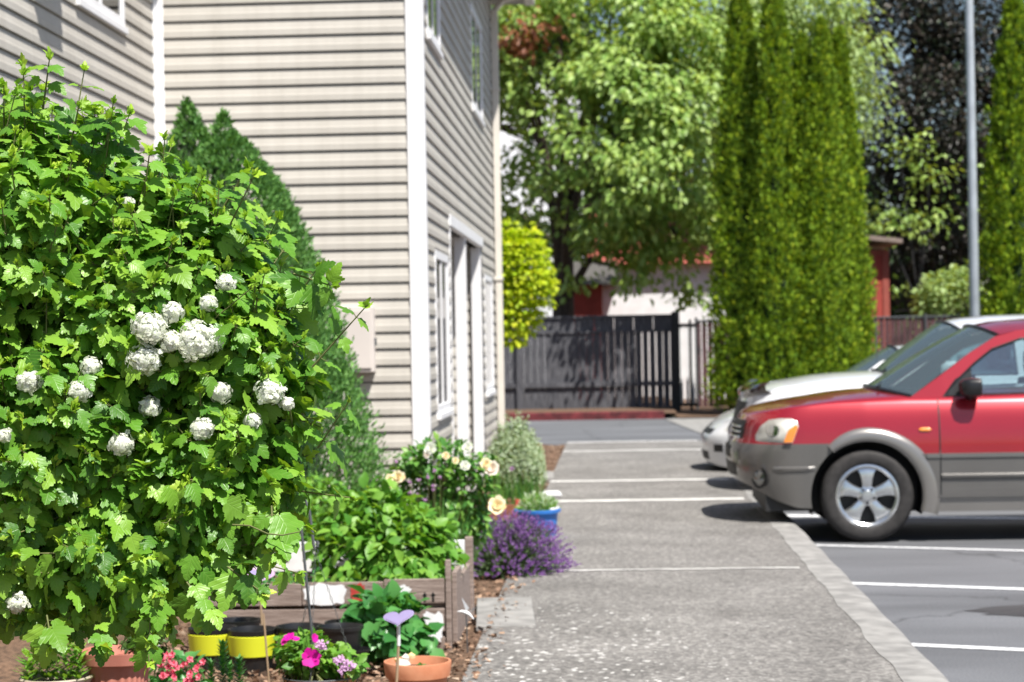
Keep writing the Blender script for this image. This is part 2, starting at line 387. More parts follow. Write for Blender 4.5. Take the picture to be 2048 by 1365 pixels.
leaf_mat('silver_leaf', [(.40, .50, .34), (.52, .62, .46), (.34, .46, .28)], trans=.25, rough=.8)
leaf_mat('purple_flower', [(.22, .09, .34), (.33, .15, .46), (.16, .06, .25), (.46, .28, .56)], trans=.3, rough=.7, tcol=(1.1, 1, 1.1))
leaf_mat('pink_flower', [(.62, .36, .62), (.70, .48, .70)], trans=.3, tcol=(1.1, 1, 1.1))
leaf_mat('begonia_flower', [(.80, .12, .20), (.85, .24, .32), (.70, .06, .14)], trans=.3, tcol=(1.1, 1, 1))
leaf_mat('petunia_flower', [(.62, .003, .30), (.72, .01, .40)], trans=.3, tcol=(1.1, 1, 1.1))
leaf_mat('white_flower', [(.84, .86, .80), (.90, .90, .87), (.78, .84, .66), (.88, .88, .84), (.86, .88, .78)], trans=.45, rough=.6, tcol=(1, 1, .95))
leaf_mat('peach_flower', [(.86, .72, .40), (.88, .82, .60), (.86, .64, .30)], trans=.3, tcol=(1.1, 1, .8))
leaf_mat('cream_flower', [(.86, .80, .66), (.88, .82, .74), (.86, .70, .62)], trans=.3, tcol=(1.1, 1, .9))
leaf_mat('spiky_leaf', [(.03, .12, .03), (.06, .2, .04), (.10, .26, .06)], trans=.15, rough=.4)
# ground sheets
def aggregate():
    m, t, b = nt('sidewalk'); tc = N(t, 'ShaderNodeTexCoord'); o = tc.outputs['Object']
    n1 = N(t, 'ShaderNodeTexVoronoi', Scale=55); t.links.new(o, n1.inputs['Vector'])
    hs = N(t, 'ShaderNodeSeparateXYZ'); t.links.new(n1.outputs['Color'], hs.inputs[0])
    r = N(t, 'ShaderNodeValToRGB'); e = r.color_ramp.elements; e[0].position = 0; e[0].color = (.125, .121, .117, 1); e[1].position = 1; e[1].color = (.33, .32, .305, 1)
    k = e.new(.5); k.color = (.195, .188, .181, 1); t.links.new(hs.outputs[0], r.inputs[0])
    n2 = N(t, 'ShaderNodeTexNoise', Scale=1.6, Detail=6); t.links.new(o, n2.inputs['Vector'])
    r2 = N(t, 'ShaderNodeValToRGB'); r2.color_ramp.elements[0].position = .3; r2.color_ramp.elements[0].color = (.64, .63, .62, 1); r2.color_ramp.elements[1].position = .7; r2.color_ramp.elements[1].color = (1.0, .99, .98, 1)
    t.links.new(n2.outputs['Fac'], r2.inputs[0])
    mu = N(t, 'ShaderNodeMixRGB', blend_type='MULTIPLY'); mu.inputs[0].default_value = 1; t.links.new(r.outputs[0], mu.inputs[1]); t.links.new(r2.outputs[0], mu.inputs[2])
    # pale lichen spots, denser in one stretch of the walk
    v = N(t, 'ShaderNodeTexVoronoi', Scale=13); mp = N(t, 'ShaderNodeMapping'); mp.inputs['Scale'].default_value = (1.3, 1.3, 1)
    nz = N(t, 'ShaderNodeTexNoise', Scale=30, Detail=3); t.links.new(o, nz.inputs['Vector'])
    ad = N(t, 'ShaderNodeMixRGB'); ad.inputs[0].default_value = .06; t.links.new(o, ad.inputs[1]); t.links.new(nz.outputs['Color'], ad.inputs[2])
    t.links.new(ad.outputs[0], mp.inputs[0]); t.links.new(mp.outputs[0], v.inputs['Vector'])
    n3 = N(t, 'ShaderNodeTexNoise', Scale=1.1, Detail=3); t.links.new(o, n3.inputs['Vector'])
    sp = N(t, 'ShaderNodeSeparateXYZ'); t.links.new(o, sp.inputs[0])
    fy = N(t, 'ShaderNodeMapRange'); fy.inputs['From Min'].default_value = 13.0; fy.inputs['From Max'].default_value = 10.2; t.links.new(sp.outputs[1], fy.inputs[0])
    fx = N(t, 'ShaderNodeMapRange'); fx.inputs['From Min'].default_value = 1.3; fx.inputs['From Max'].default_value = -.7; fx.inputs['To Min'].default_value = .35; fx.inputs['To Max'].default_value = 1.15; t.links.new(sp.outputs[0], fx.inputs[0])
    f1 = N(t, 'ShaderNodeMath', operation='MULTIPLY'); t.links.new(fy.outputs[0], f1.inputs[0]); t.links.new(fx.outputs[0], f1.inputs[1])
    f2 = N(t, 'ShaderNodeMath', operation='MULTIPLY'); t.links.new(f1.outputs[0], f2.inputs[0]); t.links.new(n3.outputs['Fac'], f2.inputs[1])
    f3 = N(t, 'ShaderNodeMath', operation='MULTIPLY'); t.links.new(f2.outputs[0], f3.inputs[0]); f3.inputs[1].default_value = .50
    lt = N(t, 'ShaderNodeMath', operation='SUBTRACT'); t.links.new(f3.outputs[0], lt.inputs[0]); t.links.new(v.outputs['Distance'], lt.inputs[1])
    mr = N(t, 'ShaderNodeMapRange'); mr.inputs['From Max'].default_value = .05; t.links.new(lt.outputs[0], mr.inputs[0])
    mx = N(t, 'ShaderNodeMixRGB'); mx.inputs[2].default_value = (.58, .57, .55, 1); t.links.new(mr.outputs[0], mx.inputs[0]); t.links.new(mu.outputs[0], mx.inputs[1])
    t.links.new(mx.outputs[0], b.inputs['Base Color']); b.inputs['Roughness'].default_value = .9
    bp = N(t, 'ShaderNodeBump', Strength=.5, Distance=.004); t.links.new(n1.outputs['Distance'], bp.inputs['Height']); t.links.new(bp.outputs[0], b.inputs['Normal'])
aggregate()
def asphalt():
    m, t, b = nt('asphalt'); tc = N(t, 'ShaderNodeTexCoord'); o = tc.outputs['Object']
    n1 = N(t, 'ShaderNodeTexNoise', Scale=90, Detail=3); t.links.new(o, n1.inputs['Vector'])
    r = N(t, 'ShaderNodeValToRGB'); e = r.color_ramp.elements; e[0].position = .3; e[0].color = (.088, .092, .102, 1); e[1].position = .7; e[1].color = (.155, .16, .172, 1)
    t.links.new(n1.outputs['Fac'], r.inputs[0])
    n2 = N(t, 'ShaderNodeTexNoise', Scale=.5, Detail=6); mp = N(t, 'ShaderNodeMapping'); mp.inputs['Scale'].default_value = (.6, 2.2, 1)
    mp.inputs['Rotation'].default_value = (0, 0, .4)
    t.links.new(o, mp.inputs[0]); t.links.new(mp.outputs[0], n2.inputs['Vector'])
    r2 = N(t, 'ShaderNodeValToRGB'); r2.color_ramp.elements[0].position = .3; r2.color_ramp.elements[0].color = (.62, .62, .62, 1); r2.color_ramp.elements[1].position = .62; r2.color_ramp.elements[1].color = (1.15, 1.15, 1.15, 1)
    t.links.new(n2.outputs['Fac'], r2.inputs[0]); mu = N(t, 'ShaderNodeMixRGB', blend_type='MULTIPLY'); mu.inputs[0].default_value = 1
    t.links.new(r.outputs[0], mu.inputs[1]); t.links.new(r2.outputs[0], mu.inputs[2]); t.links.new(mu.outputs[0], b.inputs['Base Color'])
    src = mu.outputs[0]; nz = N(t, 'ShaderNodeTexNoise', Scale=2.5, Detail=4); t.links.new(o, nz.inputs['Vector']); ad = N(t, 'ShaderNodeMixRGB'); ad.inputs[0].default_value = .35; t.links.new(o, ad.inputs[1]); t.links.new(nz.outputs['Color'], ad.inputs[2])
    v = N(t, 'ShaderNodeTexVoronoi', Scale=.45, feature='DISTANCE_TO_EDGE'); t.links.new(ad.outputs[0], v.inputs['Vector']); mr = N(t, 'ShaderNodeMapRange'); mr.inputs['From Max'].default_value = .008; mr.inputs['To Min'].default_value = .55; t.links.new(v.outputs['Distance'], mr.inputs[0])
    m3 = N(t, 'ShaderNodeMixRGB', blend_type='MULTIPLY'); m3.inputs[0].default_value = 1; t.links.new(src, m3.inputs[1]); t.links.new(mr.outputs[0], m3.inputs[2]); t.links.new(m3.outputs[0], b.inputs['Base Color'])
    b.inputs['Roughness'].default_value = .85
asphalt()
noise_mat('worn_paint', (.25, .255, .27), (.70, .71, .73), scale=26, rough=.85, detail=6, ramp=(.36, .44))
noise_mat('kerb_concrete', (.19, .186, .18), (.30, .293, .282), scale=9, rough=.9, bump=.2, detail=8)
noise_mat('joint_concrete', (.52, .51, .49), (.70, .69, .67), scale=9, rough=.9)
noise_mat('oil', (.03, .03, .032), (.05, .05, .052), scale=3, rough=.7)
plain('maroon_slat', (.085, .022, .026), rough=.8, var=.3)
leaf_mat('tile_leaf', [(.30, .10, .05), (.36, .16, .08), (.22, .08, .05)], trans=.3)

m_ = glass('pearl_glass', (.85, .88, .90), minr=.25); t = m_.node_tree; o_ = t.nodes['Material Output']; src = o_.inputs[0].links[0].from_socket; df = N(t, 'ShaderNodeBsdfDiffuse'); df.inputs[0].default_value = (.7, .72, .75, 1)
mx = N(t, 'ShaderNodeMixShader'); mx.inputs[0].default_value = .35; t.links.new(src, mx.inputs[1]); t.links.new(df.outputs[0], mx.inputs[2]); t.links.new(mx.outputs[0], o_.inputs[0])
# ================================================================== GROUND
def sheet(name, x0, x1, y0, y1, z, mat, nx=1, ny=1, kind='structure'):
    V = [(x0 + (x1 - x0) * i / nx, y0 + (y1 - y0) * j / ny, z) for j in range(ny + 1) for i in range(nx + 1)]
    Fc = [(j * (nx + 1) + i, j * (nx + 1) + i + 1, (j + 1) * (nx + 1) + i + 1, (j + 1) * (nx + 1) + i) for j in range(ny) for i in range(nx)]
    o = mk(name, V, Fc, mat); return tag(o, kind=kind)
noise_mat('dirt', (.05, .045, .03), (.11, .10, .06), scale=.8, rough=1)
tag(mk('ground', [(-300, -60, -.03), (300, -60, -.03), (300, 500, -.03), (-300, 500, -.03)], [(0, 1, 2, 3)], 'dirt'), kind='structure')
sheet('parking_lot', -14, 60, -20, 40.55, 0, 'asphalt')
# sidewalk slab with a rounded kerb edge
WL, WR, WE = -.67, 1.38, 28.9
kb = MB()
prof = [(1.17, .13), (1.17, .1535), (1.30, .153), (1.345, .149), (1.37, .137), (1.382, .115), (1.395, .0), (1.395, -.02), (1.17, -.02)]
nY = 400
for j in range(nY + 1):
    y = -6 + (WE + 6) * j / nY
    for x, z in prof:
        kb.v.append((x + .004 * math.sin(y * 5) + (.007 * math.sin(y * 4.3) + .004 * math.sin(y * 11 + 1) if x == 1.17 else 0), y, z))
for j in range(nY):
    for i in range(len(prof) - 1):
        a = j * len(prof) + i; kb.f.append((a, a + 1, a + 1 + len(prof), a + len(prof)))
tag(kb.build('kerb', 'kerb_concrete', smooth=True), kind='structure')
s = MB(); s.box((WL, -6, -.02), (1.19, WE, .15)); tag(s.build('sidewalk', 'sidewalk'), kind='structure')
j = MB()
for y in (7.4, 13.02, 18.52, 21.07, 26.6, WE - .1):
    n = 40
    for i in range(n):
        xa = WL + .01 + (1.78) * i / n; xb = WL + .01 + 1.78 * (i + 1) / n
        f = lambda x: .012 * math.sin(x * 9 + y) + .006 * math.sin(x * 31)
        w = .022 if y < 17 else .09
        j.add([(xa, y - w + f(xa), .1545), (xb, y - w + f(xb), .1545), (xb, y + w + f(xb) * .4, .1545), (xa, y + w + f(xa) * .4, .1545)], [(0, 1, 2, 3)])
tag(j.build('sidewalk_joints', 'joint_concrete'), kind='structure')
# painted parking lines, slanting from the kerb
pl = MB()
for y0, w in ((10.80, .045), (13.46, .05), (15.90, .04), (18.50, .10), (21.3, .05), (24.0, .05), (26.7, .05)):
    d = A(.925, -.38 if y0 < 18 else -.28, 0); d /= np.linalg.norm(d); p = A(1.42, y0, .004); q = p + d * 5.2; nrm = A(-d[1], d[0], 0) * w
    pl.add([p - nrm, q - nrm, q + nrm, p + nrm], [(0, 1, 2, 3)])
tag(pl.build('parking_lines', 'worn_paint'), kind='structure')
# oil stain: an irregular flat patch on the asphalt
th = np.linspace(0, 2 * PI, 40, endpoint=False)
def blot(cx, cy, rx, ry, ph): return [(cx + rx * math.cos(a) * (1 + .2 * math.sin(3 * a + ph) + .1 * math.sin(7 * a)), cy + ry * math.sin(a) * (1 + .25 * math.sin(4 * a + ph)), .003) for a in th]
bl = MB(); bl.add(blot(2.35, 12.0, .38, .22, 1), [tuple(range(40))]); bl.add(blot(3.0, 11.9, .3, .15, 2), [tuple(range(40))])
tag(bl.build('oil_stain', 'oil'), kind='structure')
# planting bed of bark mulch between the walls and the walk
nx, ny = 60, 300
xs = np.linspace(-8, WL - .005, nx); ys = np.linspace(2, WE, ny); XX, YY = np.meshgrid(xs, ys)
ZZ = .115 + .03 * np.sin(XX * 5 + YY * 2) * np.sin(YY * 3.1) + rng.normal(size=XX.shape) * .006
ZZ[:, -1] = .13
V = np.stack((XX, YY, ZZ), -1).reshape(-1, 3)
k = np.arange(nx * ny).reshape(ny, nx); Fc = np.stack((k[:-1, :-1], k[:-1, 1:], k[1:, 1:], k[1:, :-1]), -1).reshape(-1, 4)
tag(mk('planting_bed', V, Fc, 'soil', smooth=True), kind='structure')
# loose bark chips, some spilled on the walk
n = 12000; P = np.stack((rng.uniform(-2.3, -.67, n), 8 + 20 * rng.random(n) ** 1.7, np.full(n, .15)), 1)
n2 = 260; P2 = np.stack((-.67 + np.abs(rng.normal(size=n2)) * .06, 8 + 6 * rng.random(n2), np.full(n2, .158)), 1)
P = np.concatenate((P, P2)); n = len(P)
CH = (A((-.3, -.5, 0), (.3, -.45, .1), (.35, .5, 0), (-.25, .45, .1)), np.array([(0, 1, 2), (0, 2, 3)]))
V, Fc = inst(CH, P, frames(rdir(n) * A(1, 1, .25), A(0, 0, 1) + rng.normal(size=(n, 3)) * .4), rng.uniform(.010, .034, n))
tag(mk('bark_chips', V, Fc, 'chips'), 'scattered brown bark chips on the bed beside the walk', 'mulch', kind='stuff')
# pale concrete stepping pad beside the pallet planter, another near the far bed, white board on the walk
def pad(name, lab, cat, c, sx, sy, h, mat, rz=0, grp=None):
    t = MB(); t.box((-sx / 2, -sy / 2, 0), (sx / 2, sy / 2, h)); o = t.build(name, mat, bev=.006); o.location = [float(v) for v in c]; o.rotation_euler[2] = rz
    return tag(o, lab, cat, grp)
pad('paving_slab', 'pale concrete slab beside the corner post of the pallet planter', 'paving slab', (-.60, 11.1, .128), .30, 1.15, .03, 'kerb_concrete', .06)
pad('paving_slab', 'grey concrete slab at the edge of the walk in front of the far mulch patch', 'paving slab', (-.80, 21.9, .13), .30, 1.1, .04, 'kerb_concrete', .03)
pad('board', 'flat white board lying behind the blue tub at the walk edge', 'board', (-.60, 19.3, .155), .17, .42, .02, 'white_paint', .1)
# far side of the drive: red kerb, bare bed, concrete ramp
far = MB()
pts = [(-14, 0), (1.05, 0)]
far.box((-14, 40.4, -.02), (.95, 40.62, .15)); o = far.build('red_kerb', 'kerb_red', bev=.02); tag(o, kind='structure')
sheet('far_bed', -14, 1.2, 40.6, 60, .10, 'soil'); sheet('far_ground', 1.2, 60, 40.45, 60, .02, 'soil')
r = MB(); r.add([(.95, 39.9, .012), (2.6, 39.9, .012), (2.1, 31.5, .012), (1.55, 31.5, .012)], [(0, 1, 2, 3)]); tag(r.build('concrete_ramp', 'kerb_concrete'), kind='structure')

# ================================================================== BUILDING
bd = thing('apartment_building', 'two-storey building clad in beige horizontal siding with white corner trim', 'building', (-1.44, 16, 0))
SX, SY, CX, FY, EAVE = -1.44, 16.0, -3.49, 25.6, 5.73
PITCH = .127
def lap(z0, z1):
    """profile of (offset, z) going up a wall of lapped siding"""
    out = []; z = .27
    while z < z1:
        for d, zz in ((.0190, z), (.0175, z + .046), (.0140, z + .056), (.0035, z + PITCH - .0095), (-.014, z + PITCH - .009), (-.014, z + PITCH - .0005)):
            if z0 <= zz <= z1: out.append((d, zz))
        z += PITCH
    if not out or out[0][1] > z0 + 1e-4: out.insert(0, (.008, z0))
    if out[-1][1] < z1 - 1e-4: out.append((.004, z1))
    return out
def siding(mb, axis, c, a0, a1, z0, z1, sign=1):
    """axis 'x': wall plane x=c running along y; 'y': plane y=c running along x. sign: outward direction"""
    pr = lap(z0, z1)
    for (d0, q0), (d1, q1) in zip(pr[:-1], pr[1:]):
        if axis == 'x': V = [(c + sign * d0, a0, q0), (c + sign * d0, a1, q0), (c + sign * d1, a1, q1), (c + sign * d1, a0, q1)]
        else: V = [(a0, c + sign * d0, q0), (a1, c + sign * d0, q0), (a1, c + sign * d1, q1), (a0, c + sign * d1, q1)]
        mb.add(V, [(0, 1, 2, 3)])
def wall_with_holes(axis, c, a0, a1, z0, z1, holes, sign=1):
    mb = MB(); cuts = sorted({a0, a1, *[h[0] for h in holes], *[h[1] for h in holes]})
    for p, q in zip(cuts[:-1], cuts[1:]):
        hs = sorted([h for h in holes if h[0] <= p + 1e-6 and h[1] >= q - 1e-6], key=lambda h: h[2])
        z = z0
        for h in hs:
            if h[2] > z: siding(mb, axis, c, p, q, z, h[2], sign)
            z = h[3]
        if z < z1: siding(mb, axis, c, p, q, z, z1, sign)
    return mb
W = dict(world=True)
mb = wall_with_holes('y', SY, CX + .07, SX - .105, .25, EAVE, [], -1); o = mk('wall', mb.v, mb.f, 'siding', bd, world=True)
winR = [(16.85, 18.17, 1.0, 2.32), (23.35, 24.75, 1.0, 2.32), (16.5, 17.75, 4.02, 5.1), (21.8, 23.55, 4.02, 5.1)]
REC = (18.5, 23.0, .15, 2.62)
mb = wall_with_holes('x', SX, SY + .11, FY - .08, .25, EAVE, winR + [REC], 1); mk('wall', mb.v, mb.f, 'siding', bd, world=True)
mb = wall_with_holes('x', CX, 3.0, SY - .075, .25, EAVE, [(13.6, 14.96, 3.88, 5.1)], 1); mk('wall', mb.v, mb.f, 'siding', bd, world=True)
mb = MB(); siding(mb, 'y', FY, -12, SX - .1, .25, EAVE, 1); mk('wall', mb.v, mb.f, 'siding', bd, world=True)
# entry recess
mb = MB(); siding(mb, 'y', REC[1] + .02, SX - 1.5, SX, .15, 2.62, -1); siding(mb, 'x', SX - 1.4, REC[0], REC[1], .15, 2.62, 1); siding(mb, 'y', REC[0] + .0, SX - 1.5, SX, .15, 2.62, 1)
mk('wall', mb.v, mb.f, 'siding', bd, world=True)
MB().box((SX - 1.4, REC[0], 2.605), (SX - .13, REC[1], 2.64)).build('soffit', 'soffit', bd, **W)
MB().box((SX - 1.4, REC[0], .1), (SX + .1, REC[1], .17)).build('porch_floor', 'concrete_base', bd, **W)
MB().box((SX - .03, REC[0] - .09, 2.60), (SX + .03, REC[1] + .02, 2.70)).build('lintel', 'white_trim', bd, bev=.004, **W)
MB().box((SX - .02, REC[0] - .075, .2), (SX + .021, REC[0] - .0, 2.6)).build('door_trim', 'white_trim', bd, bev=.004, **W)
for y in (20.55, 22.955):
    MB().box((SX - .108, y, .17), (SX + .004, y + .11, 2.6)).build('porch_post', 'white_trim', bd, bev=.006, **W)
d = MB(); d.box((SX - 1.385, 19.3, .17), (SX - 1.34, 20.25, 2.25)); dd = d.build('door', 'shed_red', bd, bev=.004, **W)
# solid core behind the siding
MB().box((-12, SY + .015, .0), (SX - 1.55, FY - .015, EAVE + .02)).build('core', 'wall_inner', bd, **W)
c = MB(); c.box((SX - 1.56, SY + .012, 2.66), (SX - .20, FY - .012, EAVE + .02)); c.box((SX - 1.56, SY + .012, 0), (SX - .20, 18.48, 2.67)); c.box((SX - 1.56, 23.06, 0), (SX - .20, FY - .012, 2.67))
c.box((-12, 3.0, 0), (CX - .25, SY + .02, EAVE + .02)); c.build('core', 'wall_inner', bd, **W)
# corner trims
t = MB(); t.box((SX - .105, SY - .028, .25), (SX + .028, SY + .02, EAVE)); t.box((SX - .02, SY + .018, .25), (SX + .0279, SY + .112, EAVE)); t.build('corner_trim', 'white_trim', bd, bev=.004, **W)
t = MB(); t.box((CX - .002, SY - .085, .25), (CX + .027, SY - .02, EAVE)); t.box((CX + .026, SY - .028, .25), (CX + .08, SY + .002, EAVE)); t.build('corner_trim', 'white_trim', bd, bev=.003, **W)
t = MB(); t.box((SX - .1, FY - .085, .25), (SX + .022, FY + .022, EAVE)); t.build('corner_trim', 'cream_trim', bd, bev=.004, **W)
b = MB(); b.box((CX, SY + .004, 0), (SX - .005, SY + .05, .26)); b.box((SX - .05, SY + .05, 0), (SX - .002, FY, .16)); b.box((CX - .05, 3, 0), (CX - .002, SY, .26)); b.build('foundation', 'concrete_base', bd, **W)
# windows
def window(axis, c, a0, a1, z0, z1, sign=1, sill=.05):
    def bx(m, p0, p1, q0, q1, d0, d1):
        if axis == 'x': m.box((c + sign * d0, p0, q0), (c + sign * d1, p1, q1))
        else: m.box((p0, c + sign * d0, q0), (p1, c + sign * d1, q1))
    fw = .065; m = MB()
    for (p0, p1, q0, q1) in ((a0, a0 + fw, z0, z1), (a1 - fw, a1, z0, z1), (a0 + fw, a1 - fw, z0, z0 + fw), (a0 + fw, a1 - fw, z1 - fw, z1)): bx(m, p0, p1, q0, q1, -.05, .023)
    w = m.build('window', 'white_trim', bd, bev=.003, **W)
    ac = (a0 + a1) / 2
    for p0, p1, dd in ((ac - .03, ac + .03, .017), (a0 + fw, a0 + fw + .025, .012), (a1 - fw - .025, a1 - fw, .012)):
        m = MB(); bx(m, p0, p1, z0 + fw, z1 - fw, -.04, dd); m.build('sash', 'white_trim', w, **W)
    m = MB(); bx(m, a0 + fw + .02, ac - .025, z0 + fw, z1 - fw, -.002, .006); m.build('pane', 'window_glass', w, **W)
    m = MB(); bx(m, ac + .025, a1 - fw - .02, z0 + fw, z1 - fw, -.002, .006); m.build('pane', 'window_glass', w, **W)
    m = MB(); bx(m, a0 - .01, a1 + .01, z0 - sill, z0 - .002, -.01, .045); m.build('sill', 'white_trim', w, bev=.004, **W)
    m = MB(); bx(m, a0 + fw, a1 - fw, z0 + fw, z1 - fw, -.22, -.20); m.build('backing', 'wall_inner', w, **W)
    for k in range(2 if axis == 'x' and c == CX else 0):
        m = MB(); q = a0 + fw + .03 + (ac - a0 - fw) * k
        for i in range(6):
            p0 = q + i * .035; bx(m, p0, p0 + .03, z0 + fw, z1 - fw, -.13 - .01 * (i % 2), -.12 - .01 * (i % 2))
        m.build('curtain', 'cream_trim', w, **W)
for a0, a1, z0, z1 in winR: window('x', SX, a0, a1, z0, z1)
window('x', CX, 13.6, 14.96, 3.88, 5.1)
# eaves, gutter, downspout, roof
e = MB(); e.box((SX - .1, SY - .4, EAVE), (SX + .42, FY + .4, EAVE + .03)); e.box((-12, SY - .4, EAVE), (SX - .101, FY + .4, EAVE + .03)); e.box((-12, 2.6, EAVE + .001), (CX + .42, SY - .401, EAVE + .03)); e.build('eave', 'soffit', bd, **W)
g = MB(); g.box((SX + .42, SY - .4, EAVE - .02), (SX + .54, FY + .4, EAVE + .12)); g.box((CX + .42, 2.6, EAVE - .02), (CX + .54, SY - .41, EAVE + .12)); g.build('gutter', 'cream_trim', bd, bev=.01, **W)
rf = MB()
def gable(x0, x1, y0, y1, z, h):
    xm = (x0 + x1) / 2; rf.add([(x0, y0, z), (x1, y0, z), (x1, y1, z), (x0, y1, z), (xm, y0, z + h), (xm, y1, z + h)], [(0, 4, 5, 3), (1, 2, 5, 4), (0, 1, 4), (3, 5, 2), (0, 3, 2, 1)])
gable(-12.4, SX + .5, SY - .45, FY + .45, EAVE + .125, 2.2); gable(-12.4, CX + .5, 2.5, SY - .46, EAVE + .127, 2.0); rf.build('roof', 'roofing', bd, **W)
dn = MB(); x, y = SX + .068, FY - .19
dn.box((x - .04, y - .045, .35), (x + .04, y + .045, EAVE - .15)); dn.tube([(x, y, EAVE - .16), (x + .12, y, EAVE - .03), (x + .36, y, EAVE + .02)], .04, 6); dn.tube([(x, y, .37), (x + .05, y, .26), (x + .25, y, .18)], .04, 6)
dn.box((x - .07, y - .06, 4.6), (x + .05, y + .06, 4.64)); dn.box((x - .07, y - .06, 2.3), (x + .05, y + .06, 2.34)); dn.build('downspout', 'cream_trim', bd, bev=.006, **W)
v = MB(); v.box((CX, 12.45, 4.0), (CX + .2, 12.98, 4.5)); v.build('shadow_caster', 'cream_trim', bd, bev=.01, **W)  # added box above the view, there to drop a shadow on the siding below
# utility meter box on the front wall
p = at(752, 726, Y=15.98)
mbx = thing('utility_box', 'beige metal utility box fixed to the siding beside the white corner trim', 'utility box', (p[0] - .16, 15.985, 1.36))
m = MB(); m.box((-.22, -.13, 0), (.16, -.001, .50)); m.build('cabinet', 'box_paint', mbx, bev=.008)
m = MB(); m.box((-.20, -.142, .03), (.14, -.131, .47)); m.build('door', 'box_paint', mbx, bev=.004)
m = MB(); m.box((.161, -.08, .2), (.175, -.05, .26)); m.build('latch', 'steel_grey', mbx)
m = MB(); m.tube([(-.1, -.06, 0), (-.1, -.06, -1.2)], .025, 10); m.build('conduit', 'box_paint', mbx, smooth=True)
